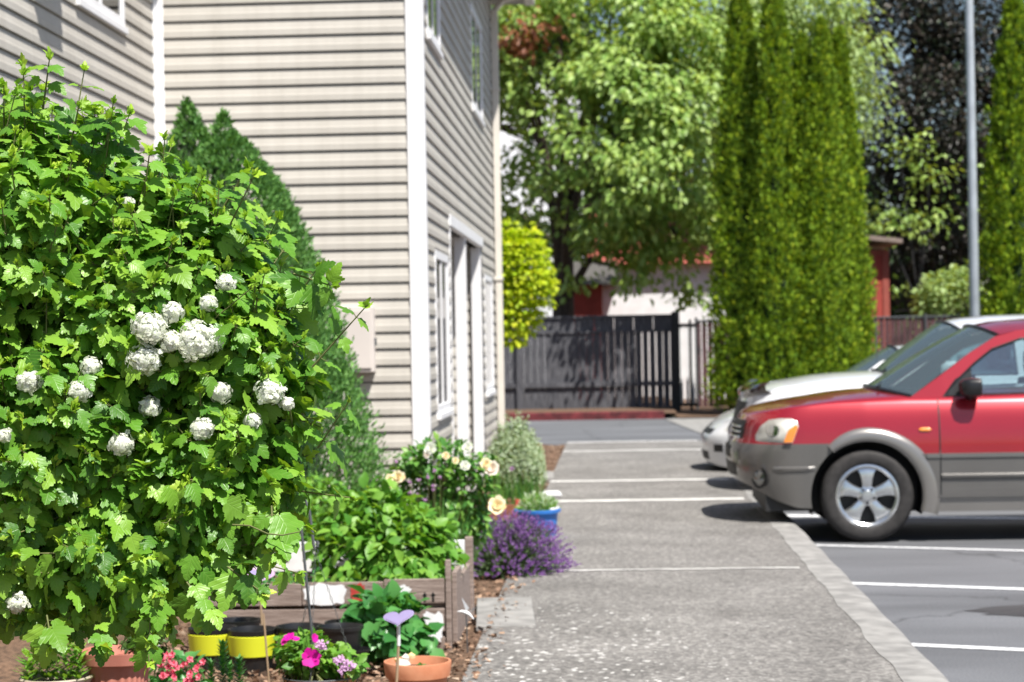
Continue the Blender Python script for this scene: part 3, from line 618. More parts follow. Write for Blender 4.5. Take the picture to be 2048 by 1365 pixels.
# ================================================================== CARS
def interp(tab, x): return float(np.interp(x, [t[0] for t in tab], [t[1] for t in tab]))
def make_car(P, name, label, loc, group=None):
    """local frame: s = +x from nose to tail, t = y (near side -), z up"""
    root = thing(name, label, P['cat'], loc, 0, group)
    L, Wd = P['L'], P['W']; ze = P['ze']; zb = P['zb']; wz = P['wz']; so = P['so']; cd = P.get('cd', .55)
    lv = P['levels']; NL = len(lv)
    # plan curve
    front = [(1 - math.cos(a) ** .72, math.sin(a) ** .72) for a in np.linspace(0, PI / 2, 22)]
    pts = [(f * cd, w) for f, w in front]
    ss = list(np.arange(cd + .03, L - .45, .03)); pts += [(s, 1.) for s in ss]
    rear = [(L - .42 * (1 - math.cos(a) ** .6), math.sin(a) ** .6) for a in np.linspace(PI / 2, 0, 14)]
    pts += rear; U = len(pts)
    def zed(s): return interp(ze, s)
    def side(s, tf, z):
        """map plan point at height z"""
        sf = interp(so, z) * max(0, 1 - s / (cd * 1.6)) if s < L / 2 else -interp(P.get('ro', [(0, 0), (2, .1)]), z) * max(0, 1 - (L - s) / .6)
        w = Wd * interp(wz, z) * (1 - .035 * max(0, 1 - s / 1.0) ** 1) 
        return s + sf, tf * w
    G = np.zeros((U, NL, 3))
    for i, (s, tf) in enumerate(pts):
        z0, z1 = interp(zb, s), zed(s)
        for j in range(NL):
            z = min(max(lv[j], z0 + .004 * j), z1 - .004 * (NL - 1 - j))
            a, b = side(s, tf, z); G[i, j] = (a, b, z)
    wheels = P['wheels']; wr = P['arch_r']; wzc = P['wheel_r']
    dist = np.stack([np.hypot(G[:, :, 0] - w, G[:, :, 2] - wzc) for w in wheels], 0)
    flat = (G[:, :, 1] > Wd * .6)
    ins = (dist < wr) & flat[None]
    cut = ins.any(0)
    Gn = G.copy()
    keep = np.ones((U - 1, NL - 1), bool)
    for i in range(U - 1):
        for j in range(NL - 1):
            if cut[i:i + 2, j:j + 2].all(): keep[i, j] = False
    for wi, w in enumerate(wheels):
        for i in range(U):
            for j in range(NL):
                if ins[wi, i, j]:
                    dx, dz = G[i, j, 0] - w, G[i, j, 2] - wzc; r = math.hypot(dx, dz) + 1e-6
                    Gn[i, j, 0] = w + dx / r * wr; Gn[i, j, 2] = wzc + dz / r * wr
    G = Gn
    def patch(sel, nm, mat, parent=root):
        m = MB(); idx = {}
        for sgn in (1, -1):
            for i in range(U - 1):
                for j in range(NL - 1):
                    if keep[i, j] and sel((pts[i][0] + pts[i + 1][0]) / 2, (lv[j] + lv[j + 1]) / 2, G[i, j]):
                        q = []
                        for (a, b) in ((i, j), (i + 1, j), (i + 1, j + 1), (i, j + 1)):
                            key = (a, b, sgn if G[a, b, 1] > 1e-4 else 0)
                            if key not in idx: idx[key] = len(m.v); m.v.append((G[a, b, 0], sgn * G[a, b, 1], G[a, b, 2]))
                            q.append(idx[key])
                        if len(set(q)) >= 3:
                            q2 = [];  [q2.append(x) for x in q if x not in q2]
                            m.f.append(tuple(q2) if sgn < 0 else tuple(q2[::-1]))
        if nm is None: return m
        o = mk(nm, m.v, m.f, mat, parent, True); fix_normals(o); return o
    paint = P['paint']
    zc_clad = P.get('clad')
    if zc_clad:
        bz, dz = zc_clad
        isb = lambda s, z: s < wheels[0] - .0 and z < bz
        isd = lambda s, z: s >= wheels[0] and z < dz
        bodysel = lambda s, z, g: not isb(s, z) and not isd(s, z)
        patch(lambda s, z, g: isb(s, z), 'front_bumper', 'cladding')
        m = patch(lambda s, z, g: isd(s, z) and z > .34 and wheels[0] + wr < s < wheels[1] - wr, None, None)
        # door cladding stands a little proud
        m.v = [(x, y + (.018 if y > 0 else -.018), z) for x, y, z in m.v]
        for sg_ in (-1, 1):
            ff = [f for f in m.f if m.v[f[0]][1] * sg_ > 0]; us = sorted({i for f in ff for i in f}); mp = {u_: i for i, u_ in enumerate(us)}
            o = mk('door_cladding', [m.v[u_] for u_ in us], [[mp[i] for i in f] for f in ff], 'cladding', root, True); fix_normals(o)
        patch(lambda s, z, g: isd(s, z) and (z <= .34 or not wheels[0] + wr < s < wheels[1] - wr), 'rocker_panel', 'flare')
    else: bodysel = lambda s, z, g: True
    bm_ = patch(bodysel, None, None)
    # top surface: bonnet and under the cabin
    K = 8; cr = P['crown']; base = len(bm_.v)
    for sgn in (1, -1):
        st = len(bm_.v)
        for i in range(U):
            x, y, z = G[i, -1]
            for k in range(K + 1):
                f = k / K; yy = y * (1 - f); c = interp(cr, x) * (1 - (1 - f) ** 2.2) * min(1, y / (Wd * .6))
                bm_.v.append((x + 0 * f, sgn * yy, z + c))
        for i in range(U - 1):
            for k in range(K):
                a = st + i * (K + 1) + k; q = (a, a + 1, a + K + 2, a + K + 1); bm_.f.append(q if sgn > 0 else q[::-1])
    body = mk('body', bm_.v, bm_.f, paint, root, True)
    b2 = bmesh.new(); b2.from_mesh(body.data); bmesh.ops.remove_doubles(b2, verts=b2.verts, dist=.0015); bmesh.ops.recalc_face_normals(b2, faces=b2.faces); b2.to_mesh(body.data); b2.free()
    def surf(s, z, out=.0, sgn=-1):
        """point on near-side skin at station s and height z"""
        tf = 1. if s >= cd else float(np.interp(s / cd, [f for f, w in front], [w for f, w in front]))
        a, b = side(s, tf, z); return (a, sgn * (b + out), z)
    # underbody and inner arches
    ub = MB(); ub.box((.25, -Wd * .86, .24), (wheels[0] - wr, Wd * .86, .5)); ub.box((wheels[0] - wr, -Wd * .6, .26), (wheels[0] + wr, Wd * .6, .7)); ub.box((wheels[0] + wr, -Wd * .90, .24), (wheels[1] - wr, Wd * .90, .5)); ub.box((wheels[1] - wr, -Wd * .6, .3), (L - .3, Wd * .6, .6)); ub.build('underbody', 'dark_metal', root)
    for sgn in (-1, 1):
        for w in wheels:
            m = MB(); ang = np.linspace(-.35, PI + .35, 20)
            for yy in (Wd * .955, Wd * .58):
                for a in ang: m.v.append((w + (wr + .012) * math.cos(a), sgn * yy, wzc + (wr + .012) * math.sin(a)))
            n = len(ang)
            for i in range(n - 1): m.f.append((i, i + 1, n + i + 1, n + i))
            m.f.append(tuple(range(n, 2 * n)))
            mk('wheel_well', m.v, m.f, 'dark_metal', root)
    if P.get('flares'):
        for sgn in (-1, 1):
            for w in wheels:
                m = MB(); ang = np.linspace(-.28, PI - .92 if w == wheels[0] else PI + .2, 34); rows = []
                for a in ang:
                    r2 = wr + .122 - .028 * max(0, math.sin(a)) ** 2 - .09 * max(0, a - 1.5) ** 2 * (w == wheels[0])
                    row = []
                    for rr, oo in ((wr - .012, -.03), (wr - .012, .022), (wr + .02, .032), ((wr + r2) / 2 + .01, .026), (r2 - .01, .014), (r2, -.004)):
                        x, z = w + rr * math.cos(a), wzc + rr * math.sin(a); q = surf(x, max(z, .2), oo, sgn); row.append((x, q[1], z))
                    rows.append(row)
                m.v = [v for r_ in rows for v in r_]; k = 6
                m.f = [(i * k + j, i * k + j + 1, (i + 1) * k + j + 1, (i + 1) * k + j) for i in range(len(rows) - 1) for j in range(k - 1)]
                o = mk('fender_flare', m.v, m.f, 'flare', root, True); fix_normals(o)
    # wheels
    tr = P['wheel_r']; tw = .225; rr = P['rim_r']
    def wheel(x, sgn):
        hubm = MB(); hubm.lathe([(0, .08), (rr * .93, .08), (rr * .93, .12), (0, .12)], 32, axis='y'); 
        w = hubm.build('wheel', 'dark_metal', root); w.location = (x, -sgn * (0), tr); w.location[1] = sgn * (Wd - .005); w.rotation_euler[2] = 0 if sgn < 0 else PI
        ty = MB(); prof = [(rr, .012), (rr + .012, .0), (rr + .03, -.004), (tr * .86, -.012), (tr * .93, .0), (tr * .975, .012), (tr, .035), (tr, tw - .035), (tr * .96, tw - .01), (rr, tw)]
        seg = 180; V = []
        for pi, (r_, h) in enumerate(prof):
            for k_ in range(seg):
                a = 2 * PI * k_ / seg; q = r_ - (.009 if pi in (5, 6, 7) and k_ % 2 else 0); V.append((q * math.cos(a), h, q * math.sin(a)))
        Fc = [(i * seg + k_, i * seg + (k_ + 1) % seg, (i + 1) * seg + (k_ + 1) % seg, (i + 1) * seg + k_) for i in range(len(prof) - 1) for k_ in range(seg)]
        o = mk('tyre', V, Fc, 'rubber', w, True); fix_normals(o)
        rm = MB(); rm.lathe([(rr - .03, .06), (rr - .022, .012), (rr - .008, .002), (rr + .006, .006), (rr + .004, .03)], 64, axis='y')
        for q in range(5):
            a0 = PI / 2 + q * 2 * PI / 5
            prof2 = [(.03, .30, .028), (.072, .48, .020), (rr * .55, .30, .014), (rr * .75, .30, .016), (rr * .90, .36, .024), (rr - .015, .42, .03)]
            V = []
            for r_, ha, y_ in prof2:
                hw = r_ * ha * 1.12 if r_ > .08 else .036
                for f, dy in ((-1, .030), (-.8, .002), (-.3, -.004), (.3, -.004), (.8, .002), (1, .030)):
                    V.append((r_ * math.cos(a0) - f * hw * 1.15 * math.sin(a0), y_ + dy, r_ * math.sin(a0) + f * hw * 1.15 * math.cos(a0)))
            rm.add(V, [(i * 6 + j, i * 6 + j + 1, (i + 1) * 6 + j + 1, (i + 1) * 6 + j) for i in range(len(prof2) - 1) for j in range(5)])
        rm.lathe([(0, -.002), (.036, .0), (.042, .012), (.075, .020), (.08, .05)], 30, axis='y')
        o = rm.build('rim', 'alloy', w, smooth=True)
        n_ = MB(); n_.lathe([(.048, .030), (.064, .030), (.064, .040)], 20, axis='y')
        for q in range(5):
            a0 = PI / 2 + (q + .5) * 2 * PI / 5; n_.lathe([(0, .012), (.011, .012), (.012, .04)], 8, c=(.056 * math.cos(a0), 0, .056 * math.sin(a0)), axis='y')
        n_.build('wheel_nuts', 'dark_metal', w)
    for sgn in (-1, 1):
        for x in wheels: wheel(x, sgn)
    # ---------------- cabin
    zbelt = P['belt']; tz = P['tumble']; wb = Wd * interp(wz, zbelt)
    def tcab(z): return wb - .015 - max(0, z - zbelt) * tz
    out_ = P['cab_out']; wins = P['wins']
    def side_frame(sgn):
        bm = bmesh.new(); loops = [out_] + wins; es = []
        for lp in loops:
            vs = [bm.verts.new((p[0], 0, p[1])) for p in lp]
            for i in range(len(vs)): es.append(bm.edges.new((vs[i], vs[(i + 1) % len(vs)])))
        bmesh.ops.triangle_fill(bm, edges=es, use_beauty=True, use_dissolve=False)
        for v in bm.verts: v.co.y = sgn * tcab(v.co.z)
        g = bmesh.ops.extrude_face_region(bm, geom=bm.faces[:])
        for v in [e for e in g['geom'] if isinstance(e, bmesh.types.BMVert)]: v.co.y -= sgn * .035
        bmesh.ops.recalc_face_normals(bm, faces=bm.faces)
        me = bpy.data.meshes.new('pillars'); bm.to_mesh(me); bm.free(); me.materials.append(MATS[paint])
        o = bpy.data.objects.new('pillars', me); COL.objects.link(o); o.parent = root
        for w in wins:
            n = len(w); c = np.mean(np.array(w), 0)
            V = [(p[0], sgn * (tcab(p[1]) - .014), p[1]) for p in w]
            mk('side_window', V, [tuple(range(n))], 'car_glass', root)
            # black rubber seal
            sm = MB(); sm.tube([(p[0], sgn * (tcab(p[1]) + .001), p[1]) for p in w], .009, 5, closed=True); sm.build('window_seal', 'black_plastic', root)
    for sgn in (-1, 1): side_frame(sgn)
    # windscreen, rear screen, roof: ruled between side line and centre line
    def ruled(ctr, sd, nm, mat, n=10, lift=0, thick=0):
        """ctr, sd: lists of (s,z) of equal length (centre line and side line)"""
        m = MB(); R_ = len(ctr)
        for (sc, zc), (s1, z1) in zip(ctr, sd):
            for k in range(-n, n + 1):
                f = abs(k) / n; q = f ** 2.4
                m.v.append((sc + (s1 - sc) * q, k / n * (tcab(z1) - .004), zc + (z1 - zc) * q + lift))
        w_ = 2 * n + 1
        m.f = [(i * w_ + j, i * w_ + j + 1, (i + 1) * w_ + j + 1, (i + 1) * w_ + j) for i in range(R_ - 1) for j in range(w_ - 1)]
        o = mk(nm, m.v, m.f, mat, root, True); fix_normals(o)
        b_ = bmesh.new(); b_.from_mesh(o.data); up = sum(f.normal.z for f in b_.faces)
        if up < 0: bmesh.ops.reverse_faces(b_, faces=b_.faces)
        b_.to_mesh(o.data); b_.free(); return o
    def lerp(a, b, n): return [(a[0] + (b[0] - a[0]) * i / n, a[1] + (b[1] - a[1]) * i / n + .0) for i in range(n + 1)]
    def bow(l, h): n = len(l) - 1; return [(s, z + h * 4 * (i / n) * (1 - i / n)) for i, (s, z) in enumerate(l)]
    ruled(bow(lerp(P['ws_c'][0], P['ws_c'][1], 8), .02), bow(lerp(P['ws_s'][0], P['ws_s'][1], 8), .012), 'windshield', 'windscreen_glass')
    ruled(P['roof_c'], P['roof_s'], 'roof', paint)
    ruled(bow(lerp(P['rw_c'][0], P['rw_c'][1], 6), .01), bow(lerp(P['rw_s'][0], P['rw_s'][1], 6), .01), 'rear_window', 'car_glass')
    m = MB()
    for k in (0, 1):
        pt = []
        for f in np.linspace(-1, 1, 21):
            q = abs(f) ** 2.4; sc, zc = P['ws_c'][k]; s1, z1 = P['ws_s'][k]; pt.append((sc + (s1 - sc) * q, f * (tcab(z1) - .004), zc + (z1 - zc) * q + .004))
        m.tube(pt, .014 if k else .02, 6)
    m.build('windshield_seal', 'black_plastic', root)
    m = MB(); a_, b_ = P['ws_c'][0]; m.tube([(a_ + .03, .1, b_ + .012), (a_ + .14, .5, b_ + .045)], .01, 5); m.tube([(a_ + .03, -.45, b_ + .012), (a_ + .14, -.05, b_ + .06)], .01, 5); m.build('wiper', 'black_plastic', root)
    # interior
    s0 = P['ws_s'][0][0]
    m = MB(); m.box((s0 - .02, -wb + .12, zbelt - .32), (s0 + .45, wb - .12, zbelt - .10)); m.build('dashboard', 'seat_cloth', root, bev=.05)
    for sgn in (-1, 1):
        for sx in (s0 + .95, s0 + 1.85):
            m = MB(); m.box((sx - .35, sgn * .4 - .25, zbelt - .62), (sx + .15, sgn * .4 + .25, zbelt - .45)); m.box((sx + .12, sgn * .4 - .24, zbelt - .5), (sx + .26, sgn * .4 + .24, zbelt + .12)); m.box((sx + .15, sgn * .4 - .13, zbelt + .15), (sx + .25, sgn * .4 + .13, zbelt + .34)); m.build('seat', 'seat_cloth', root, bev=.04)
    m = MB(); m.tube([(s0 + .5 + .04 * math.cos(a), -.40 + .18 * math.sin(a), zbelt + -.02 + .17 * math.cos(a)) for a in np.linspace(0, 2 * PI, 24, endpoint=False)], .014, 6, closed=True); m.build('steering_wheel', 'black_plastic', root, smooth=True)
    # door lines
    for sd_ in P['door_lines']:
        for sgn in (-1, 1):
            z_ = np.linspace(P.get('sill', .3), zbelt - .01, 14); m = MB(); off = .003
            V = []
            for z in z_:
                o_ = off + (.018 if zc_clad and z < dz else 0)
                for dx in (-.005, .005): q = surf(sd_ + dx, z, o_, sgn); V.append(q)
            m.add(V, [(2 * i, 2 * i + 1, 2 * i + 3, 2 * i + 2) for i in range(len(z_) - 1)]); m.build('door_seam', 'dark_metal', root)
    for hs in P.get('handles', []):
        for sgn in (-1, 1):
            q = surf(hs, P['handle_z'], .02, sgn); m = MB(); m.box((q[0] - .09, q[1] - .018, q[2] - .018), (q[0] + .09, q[1] + .012, q[2] + .018)); m.build('door_handle', P.get('handle_mat', 'black_plastic'), root, bev=.008)
    # mirrors
    for sgn in (-1, 1):
        ms, mz = P['mirror']; q = (ms, sgn * (tcab(mz) + .13), mz); m = MB()
        V = []
        for x, sc in ((-.085, .55), (-.06, .86), (-.01, 1), (.06, 1.0), (.07, .9)):
            for a in np.linspace(0, 2 * PI, 16, endpoint=False):
                ca, sa = math.cos(a), math.sin(a); pw = .55
                V.append((q[0] + x, q[1] + sc * .10 * math.copysign(abs(ca) ** pw, ca), q[2] + sc * .072 * math.copysign(abs(sa) ** pw, sa)))
        Fc = [(i * 16 + k, i * 16 + (k + 1) % 16, (i + 1) * 16 + (k + 1) % 16, (i + 1) * 16 + k) for i in range(4) for k in range(16)] + [tuple(range(16)), tuple(range(64, 80))]
        m.add(V, Fc); m.tube([(q[0], q[1], q[2] - .05), (q[0] + .0, sgn * (tcab(zbelt) - .03), zbelt + .0)], .035, 8)
        m.build('side_mirror', P['mirror_mat'], root, smooth=True)
    P['surf'] = surf; P['side'] = side; P['tcab'] = tcab; P['front'] = front
    return root
def skin_patch(P, root, poly, nm, mat, out=.006, sgn=-1, nsub=10, bulge=.0):
    """panel laid on the skin: poly = list of (s,z) corner points of a quad-ish outline, filled by grid"""
    surf = P['surf']; bm = bmesh.new()
    vs = [bm.verts.new((p[0], 0, p[1])) for p in poly]; bm.faces.new(vs)
    bmesh.ops.triangulate(bm, faces=bm.faces[:])
    for _ in range(3): bmesh.ops.subdivide_edges(bm, edges=bm.edges[:], cuts=1, use_grid_fill=True)
    bd_ = {v.index for v in bm.verts if v.is_boundary}
    c = np.mean(np.array(poly), 0)
    bm.verts.ensure_lookup_table()
    B = [v.co.copy() for v in bm.verts if v.is_boundary]
    for v in bm.verts:
        dmin = min((v.co - b).length for b in B); k = min(1, dmin / .06)
        q = surf(v.co.x, v.co.z, out + bulge * math.sqrt(k), sgn); v.co = Vector(q) if True else v.co
    bmesh.ops.recalc_face_normals(bm, faces=bm.faces)
    me = bpy.data.meshes.new(nm); bm.to_mesh(me); bm.free(); me.materials.append(MATS[mat]); me.polygons.foreach_set('use_smooth', np.ones(len(me.polygons), bool))
    o = bpy.data.objects.new(nm, me); COL.objects.link(o); o.parent = root; return o
def ring_patch(P, root, nm, mat, s_of, z0, z1, k=16, out=.004):
    """band across the nose between heights z0..z1, plan fractions up to s_of"""
    side = P['side']; fr = [(f * P.get('cd', .55), w) for f, w in P['front'] if f * P.get('cd', .55) <= s_of]
    m = MB(); zs = np.linspace(z0, z1, 5)
    cols = [(s, w) for s, w in fr]; full = [(s, -w) for s, w in cols[::-1]] + cols[1:]
    for s, w in full:
        for z in zs: a, b = side(s, abs(w), z); m.v.append((a - out, math.copysign(b, w), z))
    n = len(zs); m.f = [(i * n + j, i * n + j + 1, (i + 1) * n + j + 1, (i + 1) * n + j) for i in range(len(full) - 1) for j in range(n - 1)]
    o = mk(nm, m.v, m.f, mat, root, True); fix_normals(o); return o

# ---- red SUV in front
SUV = dict(cat='suv', L=4.4, W=.90, wheels=(1.01, 3.63), arch_r=.425, wheel_r=.357, rim_r=.233, paint='car_red', clad=(.757, .67), flares=True, cd=.52, mirror_mat='black_plastic', mirror=(1.80, 1.165), door_lines=(1.56, 2.62, 3.45), handles=(2.45, 3.3), handle_z=.90, sill=.36,
    ze=[(0, .955), (.06, .985), (.15, 1.0), (.35, 1.025), (.8, 1.065), (1.3, 1.095), (1.6, 1.09), (3, 1.12), (4.2, 1.13), (4.4, 1.1)],
    zb=[(0, .475), (.1, .43), (.25, .33), (.42, .27), (.6, .265), (1.4, .23), (3.2, .23), (4.0, .30), (4.4, .42)],
    wz=[(.2, .985), (.36, .995), (.6, 1.0), (.76, 1.0), (.85, .99), (.95, .965), (1.02, .935), (1.07, .905), (1.12, .88)],
    so=[(.2, .16), (.42, .05), (.5, .015), (.62, 0), (.70, .0), (.75, .015), (.765, .05), (.90, .075), (.97, .12), (1.0, .16), (1.1, .2)],
    levels=[.1, .30, .34, .37, .43, .50, .57, .63, .67, .71, .757, .80, .84, .88, .92, .96, .99, 1.02, 1.05, 1.2],
    crown=[(0, .01), (.15, .03), (.5, .05), (1.0, .07), (1.5, .06)],
    belt=1.09, tumble=.33,
    cab_out=[(1.33, 1.075), (1.60, 1.26), (1.83, 1.425), (2.03, 1.545), (2.2, 1.59), (2.6, 1.62), (3.4, 1.63), (4.0, 1.58), (4.28, 1.10)],
    wins=[[(1.63, 1.10), (1.70, 1.20), (1.86, 1.345), (2.0, 1.45), (2.22, 1.525), (2.58, 1.555), (2.60, 1.12)], [(2.70, 1.125), (2.68, 1.56), (3.30, 1.57), (3.40, 1.13)], [(3.5, 1.14), (3.42, 1.57), (3.85, 1.53), (4.05, 1.15)]],
    ws_c=[(1.12, 1.16), (1.93, 1.63)], ws_s=[(1.36, 1.095), (2.05, 1.555)],
    roof_c=[(1.93, 1.632), (2.1, 1.665), (2.5, 1.69), (3.3, 1.70), (3.9, 1.67), (4.05, 1.62)], roof_s=[(2.05, 1.556), (2.2, 1.59), (2.6, 1.62), (3.4, 1.63), (3.9, 1.59), (4.03, 1.56)],
    rw_c=[(4.05, 1.62), (4.34, 1.12)], rw_s=[(4.03, 1.55), (4.28, 1.10)])
suv = make_car(SUV, 'parked_suv', 'red suv with grey lower cladding and silver wheels, nose over the kerb', (.89, 16.9, 0), 'cars parked nose to the walk')
# face of the suv
for sgn in (-1, 1):
    lens = [(.14, .765), (.135, .82), (.16, .885), (.21, .94), (.30, .952), (.40, .947), (.455, .925), (.47, .89), (.43, .765)]
    hl = skin_patch(SUV, suv, lens, 'headlight', 'lamp_lens', .004, sgn, bulge=.02)
    skin_patch(SUV, hl, [(.355, .772), (.385, .865), (.445, .905), (.463, .888), (.425, .772)], 'turn_lamp', 'lamp_amber', .027, sgn)
    skin_patch(SUV, hl, [(.265 + .05 * math.cos(a_), .86 + .042 * math.sin(a_)) for a_ in np.linspace(0, 2 * PI, 16, endpoint=False)], 'reflector', 'chrome', .0275, sgn)
    mk_ = skin_patch(SUV, suv, [(1.40, .852), (1.42, .868), (1.48, .868), (1.50, .852), (1.48, .838), (1.42, .838)], 'side_marker', 'lamp_amber', .006, sgn, bulge=.012)
    fl = MB(); q = SUV['surf'](.19, .50, 0, sgn); 
    for k in range(1): fl.lathe([(0, -.012), (.05, -.008), (.062, 0), (.066, .03)], 20, axis='y')
    o = fl.build('fog_lamp', 'car_glass', suv, smooth=True); o.location = (q[0] - .0, q[1] + sgn * .004, .50); o.rotation_euler[2] = math.radians(-52) if sgn < 0 else math.radians(180 + 52)
    fb = MB(); fb.lathe([(0, .02), (.075, .005), (.085, .0)], 20, axis='y'); o2 = fb.build('lamp_surround', 'dark_metal', o)
    mp_ = MB(); mp_.add([(1.60, sgn * (SUV['tcab'](1.10) + .004), 1.095), (1.70, sgn * (SUV['tcab'](1.2) + .004), 1.225), (1.83, sgn * (SUV['tcab'](1.29) + .004), 1.30), (1.83, sgn * (SUV['tcab'](1.10) + .004), 1.095)], [(0, 1, 2, 3)]); mp_.build('mirror_mount', 'black_plastic', suv)
ring_patch(SUV, suv, 'grille', 'dark_metal', .055, .775, .93, out=.004)
m = MB()
for z in (.80, .84, .88):
    m.tube([(SUV['side'](s, w, z)[0] - .012, sg * SUV['side'](s, w, z)[1], z) for sg in (1, -1) for s, w in ([(f * .52, w) for f, w in SUV['front'] if f * .52 < .05][::-1] if sg > 0 else [(f * .52, w) for f, w in SUV['front'] if f * .52 < .05][1:])], .008, 5)
m.build('grille_bars', 'chrome', suv)
ring_patch(SUV, suv, 'air_intake', 'dark_metal', .05, .50, .60, out=.004)
ring_patch(SUV, suv, 'plate_recess', 'dark_metal', .012, .63, .73, out=.004)
m = MB(); m.tube([(1.3, -.55, 1.12), (1.12, -.56, 1.9)], .003, 5); 
for sgn in (-1, 1):
    m = MB(); V = []
    for s_ in np.linspace(.30, .62, 12):
        for z, o_ in ((.585, .0), (.575, .014), (.555, .012), (.545, .0)): V.append(SUV['surf'](s_, z, o_ * min(1, (.64 - s_) * 12, (s_ - .27) * 12), sgn))
    m.add(V, [(i * 4 + j, i * 4 + j + 1, (i + 1) * 4 + j + 1, (i + 1) * 4 + j) for i in range(11) for j in range(3)]); m.build('bumper_crease', 'cladding', suv, smooth=True)
# light strip on top of the door cladding
for sgn in (-1, 1):
    m = MB()
    for s0_, s1_ in ((1.455, 1.555), (1.565, 2.615), (2.625, 3.19)):
        ss_ = np.linspace(s0_, s1_, 12); V = []
        for s_ in ss_:
            for z, o_ in ((.672, .0), (.668, .026), (.640, .028), (.636, .018)): V.append(SUV['surf'](s_, z, o_, sgn))
        m.add(V, [(i * 4 + j, i * 4 + j + 1, (i + 1) * 4 + j + 1, (i + 1) * 4 + j) for i in range(11) for j in range(3)])
        V = []
        for s_ in ss_:
            for z, o_ in ((.52, .018), (.508, .036), (.49, .034), (.478, .018)): V.append(SUV['surf'](s_, z, o_, sgn))
        if s0_ > 1.5: m.add(V, [(i * 4 + j, i * 4 + j + 1, (i + 1) * 4 + j + 1, (i + 1) * 4 + j) for i in range(11) for j in range(3)])
    m.build('moulding', 'cladding', suv, smooth=True)

# ---- white SUV behind it
def scaled(P, **kw):
    q = {k: v for k, v in P.items() if k not in ('surf', 'side', 'tcab', 'front')}; q.update(kw); return q
SUV2 = scaled(SUV, paint='car_white', clad=None, flares=False, L=4.6, W=.91, wheels=(.95, 3.72), mirror_mat='car_white', mirror=(1.95, 1.25), door_lines=(1.55, 2.6, 3.5), handle_z=1.0, sill=.32,
    ze=[(0, .98), (.06, 1.02), (.15, 1.055), (.35, 1.09), (.8, 1.13), (1.3, 1.155), (1.6, 1.155), (3, 1.18), (4.4, 1.18), (4.6, 1.12)],
    so=[(.2, .14), (.42, .03), (.5, .0), (.70, .0), (.75, .03), (.80, .06), (.95, .10), (1.03, .14), (1.1, .2)],
    wz=[(.2, .93), (.36, .985), (.6, 1.0), (.85, 1.0), (.95, .985), (1.05, .95), (1.12, .91), (1.2, .88)],
    levels=[.1, .30, .37, .43, .50, .57, .63, .70, .76, .82, .88, .93, .98, 1.02, 1.06, 1.09, 1.13, 1.17, 1.3],
    crown=[(0, .01), (.15, .04), (.5, .06), (1.0, .075), (1.5, .07)], belt=1.15, tumble=.33,
    cab_out=[(1.50, 1.13), (1.72, 1.33), (1.90, 1.48), (2.07, 1.59), (2.22, 1.635), (2.6, 1.66), (3.4, 1.67), (4.2, 1.62), (4.45, 1.15)],
    wins=[[(1.80, 1.19), (1.92, 1.38), (2.05, 1.49), (2.24, 1.565), (2.58, 1.60), (2.60, 1.19)], [(2.70, 1.19), (2.68, 1.60), (3.30, 1.61), (3.45, 1.19)], [(3.55, 1.19), (3.45, 1.61), (3.95, 1.58), (4.2, 1.19)]],
    ws_c=[(1.40, 1.225), (2.02, 1.68)], ws_s=[(1.55, 1.165), (2.10, 1.605)],
    roof_c=[(2.02, 1.68), (2.15, 1.71), (2.5, 1.735), (3.3, 1.745), (4.1, 1.72), (4.25, 1.68)], roof_s=[(2.10, 1.607), (2.22, 1.64), (2.6, 1.67), (3.4, 1.68), (4.1, 1.65), (4.22, 1.61)],
    rw_c=[(4.25, 1.68), (4.5, 1.18)], rw_s=[(4.22, 1.60), (4.45, 1.15)])
s2 = make_car(SUV2, 'parked_suv', 'white suv with a dark bonnet deflector, parked between the red suv and the white sedan', (1.08, 20.15, 0), 'cars parked nose to the walk')
for sgn in (-1, 1): skin_patch(SUV2, s2, [(.16, .80), (.15, .88), (.22, .96), (.42, .98), (.46, .84), (.40, .80)], 'headlight', 'lamp_lens', .004, sgn, bulge=.015)
ring_patch(SUV2, s2, 'grille', 'dark_metal', .06, .80, .97)
m = MB(); side = SUV2['side']; fr = [(f * .52, w) for f, w in SUV2['front'] if f * .52 <= .26]; full = [(s, -w) for s, w in fr[::-1]] + fr[1:]
for s, w in full:
    a, b = side(s, abs(w), 1.0); e_ = interp(SUV2['ze'], s)
    for dx, dz in ((.05, -.03), (-.015, .01), (-.02, .05), (.02, .085), (.10, .09)): m.v.append((a + dx, math.copysign(b, w), e_ + dz + .03 * (1 - abs(w))))
m.f = [(i * 5 + j, i * 5 + j + 1, (i + 1) * 5 + j + 1, (i + 1) * 5 + j) for i in range(len(full) - 1) for j in range(4)]
o = m.build('bonnet_deflector', 'deflector', s2, smooth=True)

